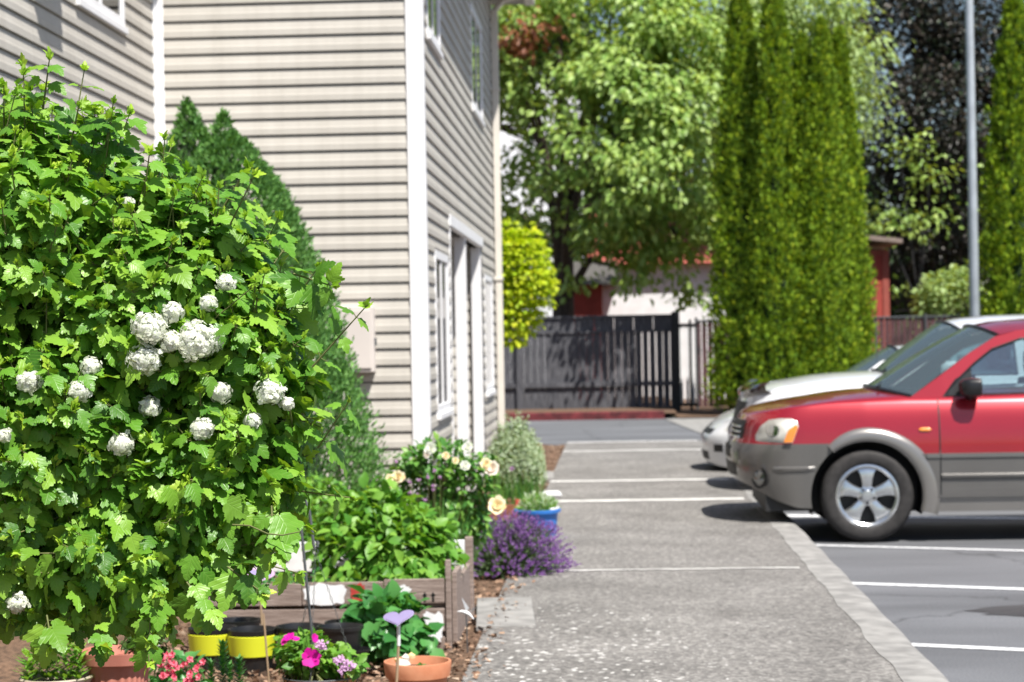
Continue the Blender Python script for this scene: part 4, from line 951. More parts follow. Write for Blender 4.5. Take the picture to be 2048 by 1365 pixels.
# ---- white sedan
SED = scaled(SUV, cat='sedan', paint='car_silver', clad=None, flares=False, L=4.5, W=.87, wheels=(.92, 3.55), arch_r=.36, wheel_r=.31, rim_r=.195, mirror_mat='car_silver', mirror=(1.95, 1.0), door_lines=(1.65, 2.65, 3.35), handle_z=.80, sill=.28, cd=.62,
    ze=[(0, .63), (.06, .67), (.15, .71), (.35, .77), (.8, .85), (1.3, .90), (1.6, .91), (3, .94), (4.3, .96), (4.5, .92)],
    zb=[(0, .24), (.1, .21), (.25, .19), (.6, .19), (3.2, .2), (4.0, .24), (4.5, .35)],
    so=[(.1, .10), (.25, .03), (.42, .0), (.50, .0), (.54, .02), (.60, .08), (.66, .14), (.8, .2)],
    wz=[(.1, .93), (.3, .98), (.5, 1.0), (.65, 1.0), (.75, .98), (.85, .94), (.92, .90)],
    levels=[.1, .22, .26, .30, .36, .42, .47, .52, .55, .58, .61, .65, .69, .73, .77, .81, .85, .88, 1.1],
    crown=[(0, .01), (.15, .03), (.5, .05), (1.0, .07), (1.5, .06)], belt=.90, tumble=.42,
    cab_out=[(1.34, .885), (1.64, 1.12), (1.88, 1.285), (2.12, 1.36), (2.8, 1.39), (3.3, 1.36), (3.65, 1.22), (4.05, .93)],
    wins=[[(1.66, .94), (1.82, 1.13), (2.02, 1.26), (2.25, 1.32), (2.6, 1.33), (2.62, .94)], [(2.70, .94), (2.68, 1.335), (3.2, 1.32), (3.45, 1.2), (3.6, .95)]],
    ws_c=[(1.28, .965), (2.05, 1.44)], ws_s=[(1.42, .90), (2.12, 1.35)],
    roof_c=[(2.05, 1.44), (2.4, 1.46), (2.9, 1.46), (3.2, 1.44), (3.4, 1.40)], roof_s=[(2.12, 1.352), (2.4, 1.385), (2.9, 1.39), (3.2, 1.37), (3.38, 1.33)],
    rw_c=[(3.4, 1.40), (4.05, 1.0)], rw_s=[(3.38, 1.32), (3.98, .95)])
s3 = make_car(SED, 'parked_sedan', 'low silver-white sedan with a thin aerial, farthest of the parked cars', (.93, 22.9, 0), 'cars parked nose to the walk')
for sgn in (-1, 1): skin_patch(SED, s3, [(.16, .585), (.17, .64), (.30, .70), (.52, .73), (.50, .64), (.42, .585)], 'headlight', 'lamp_lens', .004, sgn, bulge=.012)
ring_patch(SED, s3, 'grille', 'dark_metal', .07, .55, .60)
ring_patch(SED, s3, 'air_intake', 'dark_metal', .06, .27, .36)
for sgn in (-1, 1): skin_patch(SED, s3, [(.10, .36), (.11, .44), (.20, .44), (.19, .36)], 'fog_lamp', 'dark_metal', .004, sgn)
m = MB(); q = at(1752, 728, Y=22.6) - A(.93, 22.9, 0); q2 = at(1753, 640, Y=22.6) - A(.93, 22.9, 0); m.tube([(q[0], q[1], .9), tuple(q2)], .006, 5); m.build('aerial', 'steel_grey', s3)
# ================================================================== SNOWBALL BUSH (in focus)
def lobe(px, py, r, Y, ry=None, rz=None):
    c = at(px, py, Y=Y); s = Y / F
    return (c, A(r * s, (ry or r) * s * .95, (rz or r) * s))
BL = [lobe(40, 540, 305, 5.45), lobe(310, 650, 290, 5.45), lobe(470, 770, 190, 5.35), lobe(130, 890, 350, 5.45), lobe(425, 950, 195, 5.3),
      lobe(-230, 720, 430, 5.6), lobe(240, 1110, 165, 5.25), lobe(30, 1110, 165, 5.3), lobe(545, 650, 85, 5.5), lobe(-150, 1050, 260, 5.4), lobe(430, 1100, 100, 5.2), lobe(150, 760, 340, 5.9), lobe(190, 330, 75, 5.5), lobe(60, 300, 90, 5.6)]
bc = at(120, 800, Y=5.5)
bush = thing('snowball_bush', 'large green snowball bush with round white flower heads, in sharp focus at the left', 'bush', (bc[0], bc[1], .12))
def front_of(px, py):
    """nearest surface point of the bush along the line of sight"""
    best = None
    for Y in np.arange(4.4, 6.2, .01):
        p = at(px, py, Y=Y)
        if inside(p[None], BL, 1.0)[0]: return p
    return at(px, py, Y=5.2)
heads = [(297, 657, 34, 1), (343, 684, 24, 1), (397, 683, 41, 1.2), (289, 720, 32, 1), (418, 607, 20, .4), (345, 625, 24, .25), (452, 566, 20, .1), (60, 765, 26, .2), (160, 782, 26, .5), (182, 733, 22, .15), (300, 815, 24, .5), (243, 888, 28, .45), (405, 858, 26, .6), (440, 785, 26, .35), (541, 785, 32, .6), (575, 808, 14, .5), (8, 872, 16, .4), (35, 1205, 26, .6), (256, 405, 12, .6), (505, 842, 20, .1)]
HP = []
for i, (x, y, r, v) in enumerate(heads):
    if i > 3: v *= .6; r *= .88
    p = front_of(x, y); d = unit(A(0, 0, 1.6) - p); R_ = r * p[1] / F
    HP.append((p + d * (R_ * (.35 * v if i < 4 else -.55 + .5 * v)), R_, v, x, y, r))
fl5 = []
for q in range(5):
    a = q * 2 * PI / 5; c_, s_ = math.cos(a), math.sin(a)
    for x, y, z in ((0, .05, 0), (.34, .5, .10), (.40, .88, .02), (0, 1.02, -.06), (-.40, .88, .02), (-.34, .5, .10)): fl5.append((x * c_ - y * s_, x * s_ + y * c_, z))
FLORET = (np.array(fl5), np.array([[q * 6 + t for t in tr] for q in range(5) for tr in ((0, 1, 5), (1, 4, 5), (1, 2, 4), (2, 3, 4))]))
for c_, R_, v, *_ in HP:
    n = int(330 * (R_ / .05) ** 2) + 30
    ax_ = rdir(3); d = rdir(n); k = (.78 + .30 * rng.random(n)) * (1 + .10 * np.sin(d @ ax_[0] * 5) + .08 * np.sin(d @ ax_[1] * 8)); P = c_ + d * R_ * k[:, None] * A(1, 1, .9)
    Rm = frames(np.cross(d, rdir(n)), d + rng.normal(size=(n, 3)) * .42)
    V, Fc = inst(FLORET, P, Rm, rng.uniform(.0055, .0085, n))
    n = n // 2; d = rdir(n); P2 = c_ + d * R_ * .70; V2, F2 = inst(FLORET, P2, frames(np.cross(d, rdir(n)), d), rng.uniform(.009, .012, n)); V, Fc = join(((V, Fc), (V2, F2)))
    o = mk('flower_head', V, Fc, 'white_flower', bush, world=True)
    st = MB(); st.tube([c_ + A(0, .03, -.01), c_ + A(.0, .12, -.10)], .0025, 5); st.build('flower_stalk', 'twig', o, world=False).location = tuple(-np.array(bush.location))
for o in [x for x in bush.children if x.name.startswith('flower_head')]:
    pass
# shoots on the surface
def fc(P, nn): return (nn[:, 1] < .35) & (P[:, 0] > -2.9) & (P[:, 2] > .75)
SP, SN = surface(BL, 8200, fc)
sel = rng.permutation(len(SP))[:2700]; SP, SN = SP[sel], SN[sel]
n = len(SP)
# inner layer of shoots gives depth in the gaps
hgt = np.clip((SP[:, 2] - 1.0) / 1.0, 0, 1)[:, None]
sd = unit(SN * (.75 - .25 * hgt) + A(0, 0, 1) * (.15 + .75 * hgt) + rng.normal(size=(n, 3)) * .33)
deep = rng.random(n) ** 1.5 * .16
base = SP - SN * (deep[:, None] + .10); Ls = rng.uniform(.09, .17, n) * (1 + (rng.random(n) < .12) * rng.uniform(.3, .9, n))
# long shoots standing out of the outline, as in the photo
extra = [(92, 175, 100, 112, 5.3), (8, 250, 8, 165, 5.4), (150, 250, 160, 205, 5.3), (218, 255, 228, 200, 5.3), (240, 280, 262, 222, 5.3), (375, 420, 408, 350, 5.3), (480, 410, 512, 345, 5.25), (625, 560, 672, 575, 5.3), (655, 700, 735, 610, 5.2), (590, 600, 640, 530, 5.35), (330, 330, 320, 300, 5.4), (440, 430, 500, 330, 5.5), (540, 470, 560, 430, 5.5), (490, 1160, 530, 1190, 5.0), (400, 1200, 430, 1240, 5.0), (300, 1230, 300, 1290, 5.1), (660, 860, 700, 800, 5.2), (545, 1060, 548, 1130, 5.0), (60, 220, 62, 175, 5.4), (290, 380, 300, 300, 5.3), (205, 1280, 215, 1300, 5.0), (100, 1270, 105, 1300, 5.0)]
for x0, y0, x1, y1, Y in extra:
    a, b_ = at(x0, y0, Y=Y), at(x1, y1, Y=Y - .03); dd = b_ - a; base = np.vstack((base, a - unit(dd) * .06)); sd = np.vstack((sd, unit(dd)[None])); Ls = np.append(Ls, np.linalg.norm(dd) + .06)
n = len(base); SNa = np.vstack((SN, np.tile(A(.2, -.8, .4), (len(extra), 1))))
stem_end = base + sd * Ls[:, None]
parts = []; seg0 = []; seg1 = []; sr = []
LP, LT, LU, LS = [], [], [], []
for t, sz in ((.15, .062), (.48, .056), (.80, .040)):
    ref = unit(np.cross(sd, A(.3, .9, .2) if t != .5 else A(.9, -.3, .2)))
    ref2 = unit(np.cross(sd, ref)); ang = rng.uniform(-.4, .4, n) + (1.57 if t == .5 else 0)
    lat = ref * np.cos(ang)[:, None] + ref2 * np.sin(ang)[:, None]
    for sg in (1, -1):
        node = base + sd * (Ls * t)[:, None]
        pet = unit(lat * sg + sd * .45 + rng.normal(size=(n, 3)) * .15); pl_ = rng.uniform(.018, .034, n) * (sz / .09)
        bp = node + pet * pl_[:, None]
        lowf = np.clip((1.35 - node[:, 2]) / .5, 0, 1)[:, None]
        tip = unit(lat * sg * .75 + SNa * .35 + A(0, 0, -1) * (.40 + .9 * lowf) + sd * .15 + rng.normal(size=(n, 3)) * .22)
        up = unit(A(0, 0, .9) + SNa * (.45 + .5 * lowf) + A(.25, -.25, 0) + rng.normal(size=(n, 3)) * .28)
        LP.append(bp); LT.append(tip); LU.append(up); LS.append(sz * rng.uniform(.55, 1.42, n))
        seg0.append(node); seg1.append(bp)
LP, LT, LU, LS = map(np.concatenate, (LP, LT, LU, LS))
# filler leaves inside
FP = volume(BL, 8500, .91, .5); m_ = (FP[:, 0] > -2.9) & (FP[:, 2] > .75); FP = FP[m_]; q = len(FP)
LP = np.concatenate((LP, FP)); LT = np.concatenate((LT, unit(rdir(q) * A(1, 1, .3) + A(0, 0, -.7)))); LU = np.concatenate((LU, unit(A(0, -.3, .7) + rdir(q) * .6))); LS = np.concatenate((LS, rng.uniform(.045, .07, q)))
# nothing grows over the front of the flower heads
px = proj(LP + LT * (LS * .5)[:, None]); keep = np.ones(len(LP), bool)
for c_, R_, v, x, y, r in HP:
    dd = np.hypot(px[:, 0] - x, px[:, 1] - y); keep &= ~((dd < r * (.10 + .85 * v)) & (LP[:, 1] < c_[1] + .01))
LP, LT, LU, LS = LP[keep], LT[keep], LU[keep], LS[keep]
h = rng.random(len(LP)) < .5; a, b_ = h, ~h
pa = inst(LOBED, LP[a], frames(LT[a], LU[a]), np.stack((LS[a] * rng.uniform(.85, 1.05, a.sum()), LS[a], LS[a]), 1)); pb = inst(LOBED2, LP[b_], frames(LT[b_], LU[b_]), LS[b_])
V, Fc = join((pa, pb)); uv = np.concatenate((tuv(LOBED, a.sum()), tuv(LOBED2, b_.sum())))
mk('foliage', V, Fc, 'snowball_leaf', bush, True, uv=uv, world=True)
# fresh tips
NP, NT, NU, NS = [], [], [], []
for q in range(5):
    d = unit(sd * .9 + rng.normal(size=(n, 3)) * .55 + A(0, 0, .25)); NP.append(stem_end - sd * .008); NT.append(d); NU.append(unit(rdir(n) + A(0, 0, .6))); NS.append(rng.uniform(.010, .034, n) * (1.1 if q < 2 else .8))
NP, NT, NU, NS = map(np.concatenate, (NP, NT, NU, NS))
px = proj(NP); keep = np.ones(len(NP), bool)
for c_, R_, v, x, y, r in HP: keep &= ~(np.hypot(px[:, 0] - x, px[:, 1] - y) < r * .9)
NP, NT, NU, NS = NP[keep], NT[keep], NU[keep], NS[keep]
V, Fc = inst(LOBED, NP, frames(NT, NU), np.stack((NS * .75, NS, NS), 1)); mk('new_growth', V, Fc, 'new_leaf', bush, True, uv=tuv(LOBED, len(NP)), world=True)
V, Fc = join((segs(base, stem_end, .0028, .0014), segs(np.concatenate(seg0), np.concatenate(seg1), .0012, .001, 3)[:2] if False else segs(np.concatenate(seg0), np.concatenate(seg1), .0012, .001)))
mk('shoots', V, Fc, 'twig', bush, True, world=True)
# trunks and limbs
tr = MB(); root_ = A(at(-700, 1000, Y=5.6)[0], 6.0, .10)
for i in range(9):
    a = 2 * PI * i / 9; f = root_ + A(.10 * math.cos(a), .10 * math.sin(a), 0); c_ = BL[i % len(BL)][0] + A(-.12, .15, -.12)
    mid = f * .6 + c_ * .4 + A(.1 * math.cos(a), .1 * math.sin(a), .45); tr.tube([f, mid, c_], [.016, .012, .007], 7)
    for k in range(5):
        e_ = c_ + rdir(1)[0] * BL[i % len(BL)][1] * .55; tr.tube([mid * .4 + c_ * .6, (c_ + e_) / 2 + A(0, 0, .03), e_], [.009, .006, .003], 5)
tr.build('trunk', 'brown_twig', bush, smooth=True, world=True)
# long curling tendril at the right edge
t_ = MB(); t_.tube([at(465, 1050, 5.0), at(500, 1052, 4.98), at(535, 1068, 4.95), at(565, 1071, 4.95), at(600, 1064, 4.95)], [.0022, .002, .002, .0018, .0014], 5); t_.build('tendril', 'twig', bush, smooth=True, world=True)
# ================================================================== GARDEN
SZ = .125
def plant(name, label, cat, loc, group=None): return thing(name, label, cat, loc, 0, group)
def leafmass(root, lobes, n, T, size, mat, nm='foliage', inner=.25, droop=.3, stems=True, stem_mat='twig', upb=.7, base=None, rnd=.5, w=None):
    P = volume(lobes, n, 1, inner); cen = np.mean([l[0] for l in lobes], 0)
    out = unit(P - cen + A(0, 0, .05)); tip = unit(out * .7 + A(0, 0, -droop) + rng.normal(size=(n, 3)) * rnd)
    up = unit(A(.15, -.15, upb) + out * .5 + rng.normal(size=(n, 3)) * .4); s = size * rng.uniform(.6, 1.25, n)
    V, Fc = inst(T, P, frames(tip, up), s if w is None else np.stack((s * w, s, s), 1)); mk(nm, V, Fc, mat, root, True, uv=tuv(T, n), world=True)
    if stems:
        b = base if base is not None else A(cen[0], cen[1], root.location[2]); k = max(12, n // 14); idx = rng.choice(n, k)
        B = np.tile(b, (k, 1)) + rng.normal(size=(k, 3)) * A(.05, .05, 0); Mi = (B * .45 + P[idx] * .55) + A(0, 0, .03)
        V, Fc = join((segs(B, Mi, .004, .003), segs(Mi, P[idx], .003, .0012))); mk('stems', V, Fc, stem_mat, root, True, world=True)
def el(px, py, rx, ry, Y, rd=None):
    s = Y / F; return (at(px, py, Y=Y), A(rx * s, (rd or rx) * s, ry * s))
def flower(root, p, r, mat, nm='flower', petals=9, rings=2, face=(0, -.8, .5)):
    P, Tn, U, S = [], [], [], []
    f = unit(A(*face)); a0 = unit(np.cross(f, A(.2, .1, 1))); b0 = np.cross(f, a0)
    for k in range(rings):
        for q in range(petals):
            a = 2 * PI * (q + .5 * k) / petals + rng.normal() * .1; o_ = a0 * math.cos(a) + b0 * math.sin(a); lift = .12 + .55 * k
            P.append(p); Tn.append(unit(o_ + f * lift)); U.append(unit(f - o_ * lift)); S.append(r * (1 - .25 * k) * rng.uniform(.9, 1.1))
    V, Fc = inst(PETAL, np.array(P), frames(np.array(Tn), np.array(U)), np.array(S)); return mk(nm, V, Fc, mat, root, True, world=True)
# dwarf spruce: several cones grown together
def conifer(root, cones, n, T, size, mat, wob=.1, upb=.8, nm='foliage', lump=.10, jit=.35, fr=4.5, clump=0, csize=.05, cz_=1.):
    """cones: (cx,cy,z0,z1,r, power)"""
    Ps, Ns = [], []
    for (cx, cy, z0, z1, r, pw) in cones:
        k = int(n * r * (z1 - z0) / sum(c[4] * (c[3] - c[2]) for c in cones))
        t_ = 1 - np.sqrt(rng.random(k)) if pw >= .9 else rng.random(k); a = rng.random(k) * 2 * PI; z = z0 + t_ * (z1 - z0)
        prof = (1 - t_) ** pw * np.clip(t_ / .06 + .55, 0, 1)
        lum = 1 + lump * (np.sin(a * 7 + z * fr * 1.3) * np.sin(z * fr * 2.1 + a * 3) + .7 * np.sin(a * 13 - z * fr * 2.7)) 
        if clump: cl_ = max(1, k // clump); ci = np.repeat(np.arange(cl_), clump)[:k]; ci = np.concatenate((ci, rng.integers(0, cl_, k - len(ci)))); z = z[ci]; a = a[ci]; prof = prof[ci]; lum = lum[ci] * (1 + lump * .8 * rng.normal(size=cl_)[ci] * .5)
        rr = r * prof * lum * (1 - .22 * rng.random(k) ** 2)
        Pq = np.stack((cx + rr * np.cos(a), cy + rr * np.sin(a), z), 1)
        if clump: Pq = Pq + rng.normal(size=Pq.shape) * A(1, 1, cz_) * csize * np.clip(prof, .25, 1)[:, None]
        Ps.append(Pq); Ns.append(np.stack((np.cos(a), np.sin(a), np.full(k, r / (z1 - z0))), 1))
    P, Nn = np.concatenate(Ps), unit(np.concatenate(Ns)); m_ = np.ones(len(P), bool)
    for (cx, cy, z0, z1, r, pw) in cones:
        tt = np.clip((P[:, 2] - z0) / (z1 - z0), 0, 1); m_ &= ~((np.hypot(P[:, 0] - cx, P[:, 1] - cy) < r * (1 - tt) ** pw * .62) & (P[:, 2] < z1))
    P, Nn = P[m_], Nn[m_]; k = len(P)
    tip = unit(Nn * .6 + A(0, 0, upb) + rng.normal(size=(k, 3)) * jit); up = unit(Nn + rng.normal(size=(k, 3)) * .6)
    V, Fc = inst(T, P, frames(tip, up), size * rng.uniform(.6, 1.3, k)); mk(nm, V, Fc, mat, root, True, world=True)
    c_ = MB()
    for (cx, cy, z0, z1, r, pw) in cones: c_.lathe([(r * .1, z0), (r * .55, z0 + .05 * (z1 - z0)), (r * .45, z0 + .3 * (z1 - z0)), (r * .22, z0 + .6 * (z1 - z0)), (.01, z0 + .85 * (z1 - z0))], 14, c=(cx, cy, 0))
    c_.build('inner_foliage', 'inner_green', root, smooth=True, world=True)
    c_ = MB(); c_.lathe([(cones[0][4] * .08, 0), (cones[0][4] * .05, cones[0][3] * .5)], 10, c=(cones[0][0], cones[0][1], SZ if cones[0][4] > .85 and cones[0][1] < 20 else 0)); c_.build('trunk', 'bark', root, world=True)
sx, sy = at(455, 600, Y=13.2)[0], 13.2
sp = plant('dwarf_spruce', 'dense green cone-shaped dwarf spruce with two pointed tips against the beige siding', 'conifer', (sx, sy, SZ))
a1, a2 = at(376, 215, Y=13.2), at(441, 235, Y=13.0); a3 = at(520, 330, Y=13.1)
TUFT = (A((0, 0, 0), (.16, .5, 0), (0, 1, 0), (-.16, .5, 0), (0, .2, -.12), (0, .7, .16)), np.array([(0, 1, 2), (0, 2, 3), (4, 2, 5)]))
cn = [(a1[0], sy + .1, SZ + .1, a1[2] - .10, .90, .62), (a2[0] + .02, sy - .1, SZ + .1, a2[2] - .10, 1.05, .60), (a3[0] - .10, sy, SZ + .1, a3[2] + .02, .92, .55), (at(376, 215, Y=13.2)[0], sy, a1[2] - .75, a1[2] + .03, .26, .85), (a2[0], sy - .1, a2[2] - .70, a2[2] + .03, .24, .85)]
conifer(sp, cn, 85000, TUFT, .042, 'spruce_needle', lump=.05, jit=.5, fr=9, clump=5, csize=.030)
sb = plant('leafy_bush', 'bright green low bush filling the bed left of the raspberry planting', 'bush', (at(560, 1050, Y=11.6)[0], 11.6, SZ))
leafmass(sb, [el(575, 1060, 70, 75, 11.6), el(640, 1010, 60, 60, 11.9), el(520, 1080, 60, 60, 11.5)], 1800, OVAL, .045, 'berry_leaf')
# pallet planter
pc = at(905, 1300, Y=10.0); X1 = pc[0]; X0 = X1 - 1.22; pz = .10
pb = thing('pallet_planter', 'weathered pallet-wood planter with black arrow marks and white paint patches', 'planter', (X1, 10.0, pz))
def board(x0, x1, y0, y1, z0, z1, mat='pallet_wood', nm='board', tilt=0, parent=None):
    m = MB(); m.box((x0, y0, z0), (x1, y1, z1)); o = m.build(nm, mat, parent or pb, bev=.004); o.rotation_euler[1] = tilt; return o
zt = at(800, 1163, Y=10)[2] - pz
b1 = board(-1.22, -.72, -.022, 0, zt - .115, zt - .01, tilt=.006); b2 = board(-.32, -.03, -.022, 0, zt - .105, zt + .012, tilt=-.004); b3 = board(-.715, -.325, -.020, .002, zt - .11, zt)
board(-1.22, -.03, -.018, .003, zt - .24, zt - .13, tilt=.003); board(-1.22, -.03, -.020, .002, zt - .37, zt - .265)
for x in (-1.19, -.66, -.12): board(x, x + .09, .004, .05, .0, zt - .015, nm='post')
board(-.026, .0, -.03, .02, .0, zt + .10, nm='corner_post')
board(.002, .026, .0, .30, .04, zt + .04, nm='side_board'); board(.002, .026, .31, .95, .04, zt - .02, nm='side_board')
board(.0, .04, .93, 1.0, .0, at(920, 1075, Y=10.95)[2] - pz, nm='corner_post')
zb_ = at(700, 1083, Y=10.95)[2] - pz
wb_ = board(-1.3, -.0, .93, .955, zb_ - .155, zb_, 'white_paint', 'back_board'); board(-1.3, 0, .935, .95, 0, zb_ - .17, nm='back_board')
m = MB(); m.box((-1.13, .922, zb_ - .09), (-.92, .929, zb_ - .072)); m.build('slot', 'black_plastic', wb_)
board(-1.24, -1.215, 0, .95, .0, zt, nm='side_board')
m = MB(); m.box((-1.2, .05, .02), (-.02, .92, zt - .07)); m.build('soil', 'soil', pb)
def paint_blot(p, cx, cz, w, h, y, mat, nm='paint_patch', seed=0):
    t_ = np.linspace(0, 2 * PI, 26, endpoint=False); r_ = random.Random(seed)
    V = []
    for a in t_:
        k = .82 + .3 * r_.random(); V.append((cx + w * k * math.copysign(abs(math.cos(a)) ** .6, math.cos(a)), y, cz + h * k * math.copysign(abs(math.sin(a)) ** .6, math.sin(a))))
    return mk(nm, V, [tuple(range(26))], mat, p)
paint_blot(b3, -.60, zt - .055, .105, .052, -.0225, 'white_paint', seed=3); paint_blot(b2, -.235, zt - .05, .045, .035, -.0245, 'white_paint', seed=8)
paint_blot(pb, -.09, zt - .22, .05, .075, -.0225, 'white_paint', seed=5)
paint_blot(b3, -.445, zt - .05, .036, .045, -.0225, 'red_paint', 'sticker', seed=9)
m = MB()   # two upward arrow marks
for ax in (-.125, -.085):
    zc = zt - .075; y = -.0235
    m.add([(ax - .005, y, zc - .022), (ax + .005, y, zc - .022), (ax + .005, y, zc + .006), (ax + .012, y, zc + .006), (ax, y, zc + .026), (ax - .012, y, zc + .006), (ax - .005, y, zc + .006)], [tuple(range(7))])
m.build('arrow_marks', 'black_plastic', b2)
m = MB(); V = [(-.085 + .018 * math.cos(a), -.0225, zt - .325 + .012 * math.sin(a)) for a in np.linspace(0, PI, 9)]; m.add(V, [tuple(range(9))]); m.add([(-.087, -.0225, zt - .36), (-.083, -.0225, zt - .36), (-.083, -.0225, zt - .325), (-.087, -.0225, zt - .325)], [(0, 1, 2, 3)]); m.build('handling_mark', 'black_plastic', pb)
# raspberry-like crop in the planter
rp = plant('raspberry_plant', 'lush light green leafy plant spilling over the front of the pallet planter', 'plant', (at(770, 1100, Y=10.5)[0], 10.5, pz + zt - .08))
leafmass(rp, [el(700, 1110, 75, 75, 10.4), el(800, 1090, 95, 80, 10.5), el(760, 1030, 85, 60, 10.6), el(860, 1110, 55, 60, 10.4), el(690, 1050, 60, 50, 10.5), el(820, 1150, 70, 40, 10.2), el(680, 1165, 50, 35, 10.15), el(860, 1060, 40, 45, 10.5)], 1900, OVAL, .075, 'berry_leaf', inner=.2, droop=.45, w=1.15)
ld = plant('seedling_row', 'low small-leaved seedlings in the left end of the pallet planter', 'plant', (at(580, 1160, Y=10.4)[0], 10.3, pz + zt - .08))
leafmass(ld, [el(560, 1165, 60, 16, 10.3), el(640, 1160, 40, 18, 10.3)], 260, OVAL, .035, 'broad_leaf', stems=False)
# rose bush behind
rs = plant('rose_bush', 'rose bush with peach and cream blooms behind the pallet planter', 'rose bush', (at(870, 1060, Y=12.2)[0], 12.2, SZ))
leafmass(rs, [el(880, 925, 65, 50, 12.2), el(930, 985, 55, 75, 12.2), el(840, 985, 65, 60, 12.3), el(900, 1040, 80, 60, 12.2), el(820, 930, 35, 30, 12.3), el(960, 950, 30, 50, 12.1)], 2500, OVAL, .052, 'rose_leaf', inner=.15, droop=.3, base=A(at(880, 1060, Y=12.2)[0], 12.2, SZ), stem_mat='brown_twig')
for x, y, r, mt in ((783, 965, 17, 'peach_flower'), (797, 955, 15, 'peach_flower'), (995, 1012, 21, 'peach_flower'), (985, 938, 17, 'cream_flower'), (972, 930, 14, 'peach_flower'), (892, 912, 9, 'peach_flower'), (911, 922, 8, 'peach_flower'), (862, 898, 14, 'white_flower'), (930, 932, 12, 'white_flower'), (855, 908, 10, 'cream_flower'), (935, 895, 12, 'white_flower')):
    p = at(x, y, Y=11.95); flower(rs, p, r * 11.95 / F, mt, 'rose_bloom', 8, 3, (rng.uniform(-.3, .3), -.9, .4))
ch = plant('chive_clump', 'clump of chives with small pale pink ball flowers among the rose leaves', 'plant', (at(870, 1050, Y=11.6)[0], 11.6, SZ))
B = A(at(865, 1050, Y=11.6)[0], 11.6, SZ) + rng.normal(size=(160, 3)) * A(.06, .06, 0); T_ = B + np.stack((rng.normal(size=160) * .10, rng.normal(size=160) * .08, rng.uniform(.35, .60, 160)), 1)
V, Fc = segs(B, T_, .0028, .001); mk('leaves', V, Fc, 'rose_leaf', ch, True, world=True)
for x, y in ((820, 965), (838, 960), (856, 955), (866, 972), (850, 1000), (869, 942), (880, 955), (819, 985), (835, 990), (867, 980), (828, 1008), (792, 924)):
    p = at(x, y, Y=11.5); d = rdir(60); V, Fc = inst(LANCE, np.tile(p, (60, 1)), frames(d, rdir(60)), rng.uniform(.010, .016, 60)); V[:] = V; f = mk('flower_ball', V, Fc, 'pink_flower', ch, True, world=True)
    V, Fc = segs([p], [A(p[0] * .9 + B[0, 0] * .1, p[1] + .06, max(.3, p[2] - .35))], .002, .002); mk('flower_stalk', V, Fc, 'twig', ch, True, world=True)
# lavender bush
lc = at(1015, 1085, Y=13.0)
lv = plant('lavender_bush', 'rounded lavender bush with many purple flower spikes at the edge of the walk', 'lavender', (lc[0], 13.0, SZ))
LB = [(A(lc[0], 13.0, SZ + .10), A(.28, .28, .30)), (A(lc[0] + .08, 12.95, SZ + .10), A(.20, .24, .26))]
n = 1200; a = rng.random(n) * 2 * PI; el_ = np.arccos(rng.random(n) * .98); dr = np.stack((np.sin(el_) * np.cos(a), np.sin(el_) * np.sin(a), np.cos(el_) * 1.1 + .05), 1)
dr = unit(dr); Lg = rng.uniform(.21, .36, n); b0 = A(lc[0] + .0, 13.0, SZ + .02) + dr * .05; tp = b0 + dr * Lg[:, None] * A(1.0, 1, .88)
V, Fc = segs(b0, tp, .0022, .0012); mk('stems', V, Fc, 'lavender_leaf', lv, True, world=True)
P = np.repeat(b0, 9, 0) + np.repeat(dr, 9, 0) * (np.repeat(Lg, 9) * rng.uniform(.15, .85, n * 9))[:, None]; k = len(P)
V, Fc = inst(LANCE, P, frames(unit(np.repeat(dr, 9, 0) + rng.normal(size=(k, 3)) * .5), rdir(k)), rng.uniform(.03, .055, k)); mk('foliage', V, Fc, 'lavender_leaf', lv, True, world=True)
top_ = rng.random(n) < (.45 + .5 * (dr[:, 0] > -.2)); tq = tp[top_]; dq = dr[top_]; k = len(tq); m_ = 20
tt = rng.random((k, m_)) * .055; P = (tq[:, None] + dq[:, None] * (tt[..., None] - .01)).reshape(-1, 3); kk = len(P)
V, Fc = inst(DIAM, P, frames(unit(np.repeat(dq, m_, 0) * .7 + rdir(kk) * .9), rdir(kk)), rng.uniform(.010, .017, kk)); mk('flower_spikes', V, Fc, 'purple_flower', lv, True, world=True)
# blue tub of seedlings and the red-brown box behind
bt = at(1072, 1045, Y=15.3); ZW = .125
tub = thing('blue_tub', 'bright blue plastic tub of green seedlings behind the lavender', 'tub', (bt[0] + .01, 15.35, .12))
m = MB(); m.lathe([(0, 0), (.105, 0), (.12, .01), (.14, .20), (.158, .205), (.16, .225), (.145, .228), (.135, .20), (.12, .17), (0, .17)], 28); m.v = [(x * 1.08, y * 1.35, z) for x, y, z in m.v]; m.build('tub', 'blue_plastic', tub, smooth=True)
m = MB(); m.tube([(.155 * math.cos(a), .19 * math.sin(a), .235) for a in np.linspace(-.9, .5, 12)], .008, 6); m.build('rim_liner', 'white_paint', tub, smooth=True)
leafmass(tub, [(A(bt[0] + .01, 15.35, .12 + .24), A(.13, .17, .09))], 900, LANCE, .045, 'silver_leaf', 'seedlings', 0, -.6, stems=False)
leafmass(tub, [(A(bt[0] + .01, 15.35, .12 + .23), A(.14, .18, .08))], 900, LANCE, .05, 'berry_leaf', 'seedlings', 0, -.6, stems=False)
rb = at(1040, 995, Y=17.3)
bx = thing('timber_planter', 'low reddish timber planter with a red stained corner beyond the blue tub', 'planter', (rb[0], 17.3, .12))
m = MB(); m.box((-.30, -.30, 0), (.18, -.275, .13)); m.box((-.30, .275, 0), (.18, .30, .13)); m.box((-.30, -.275, 0), (-.275, .275, .13)); m.build('frame', 'red_wood', bx, bev=.004)
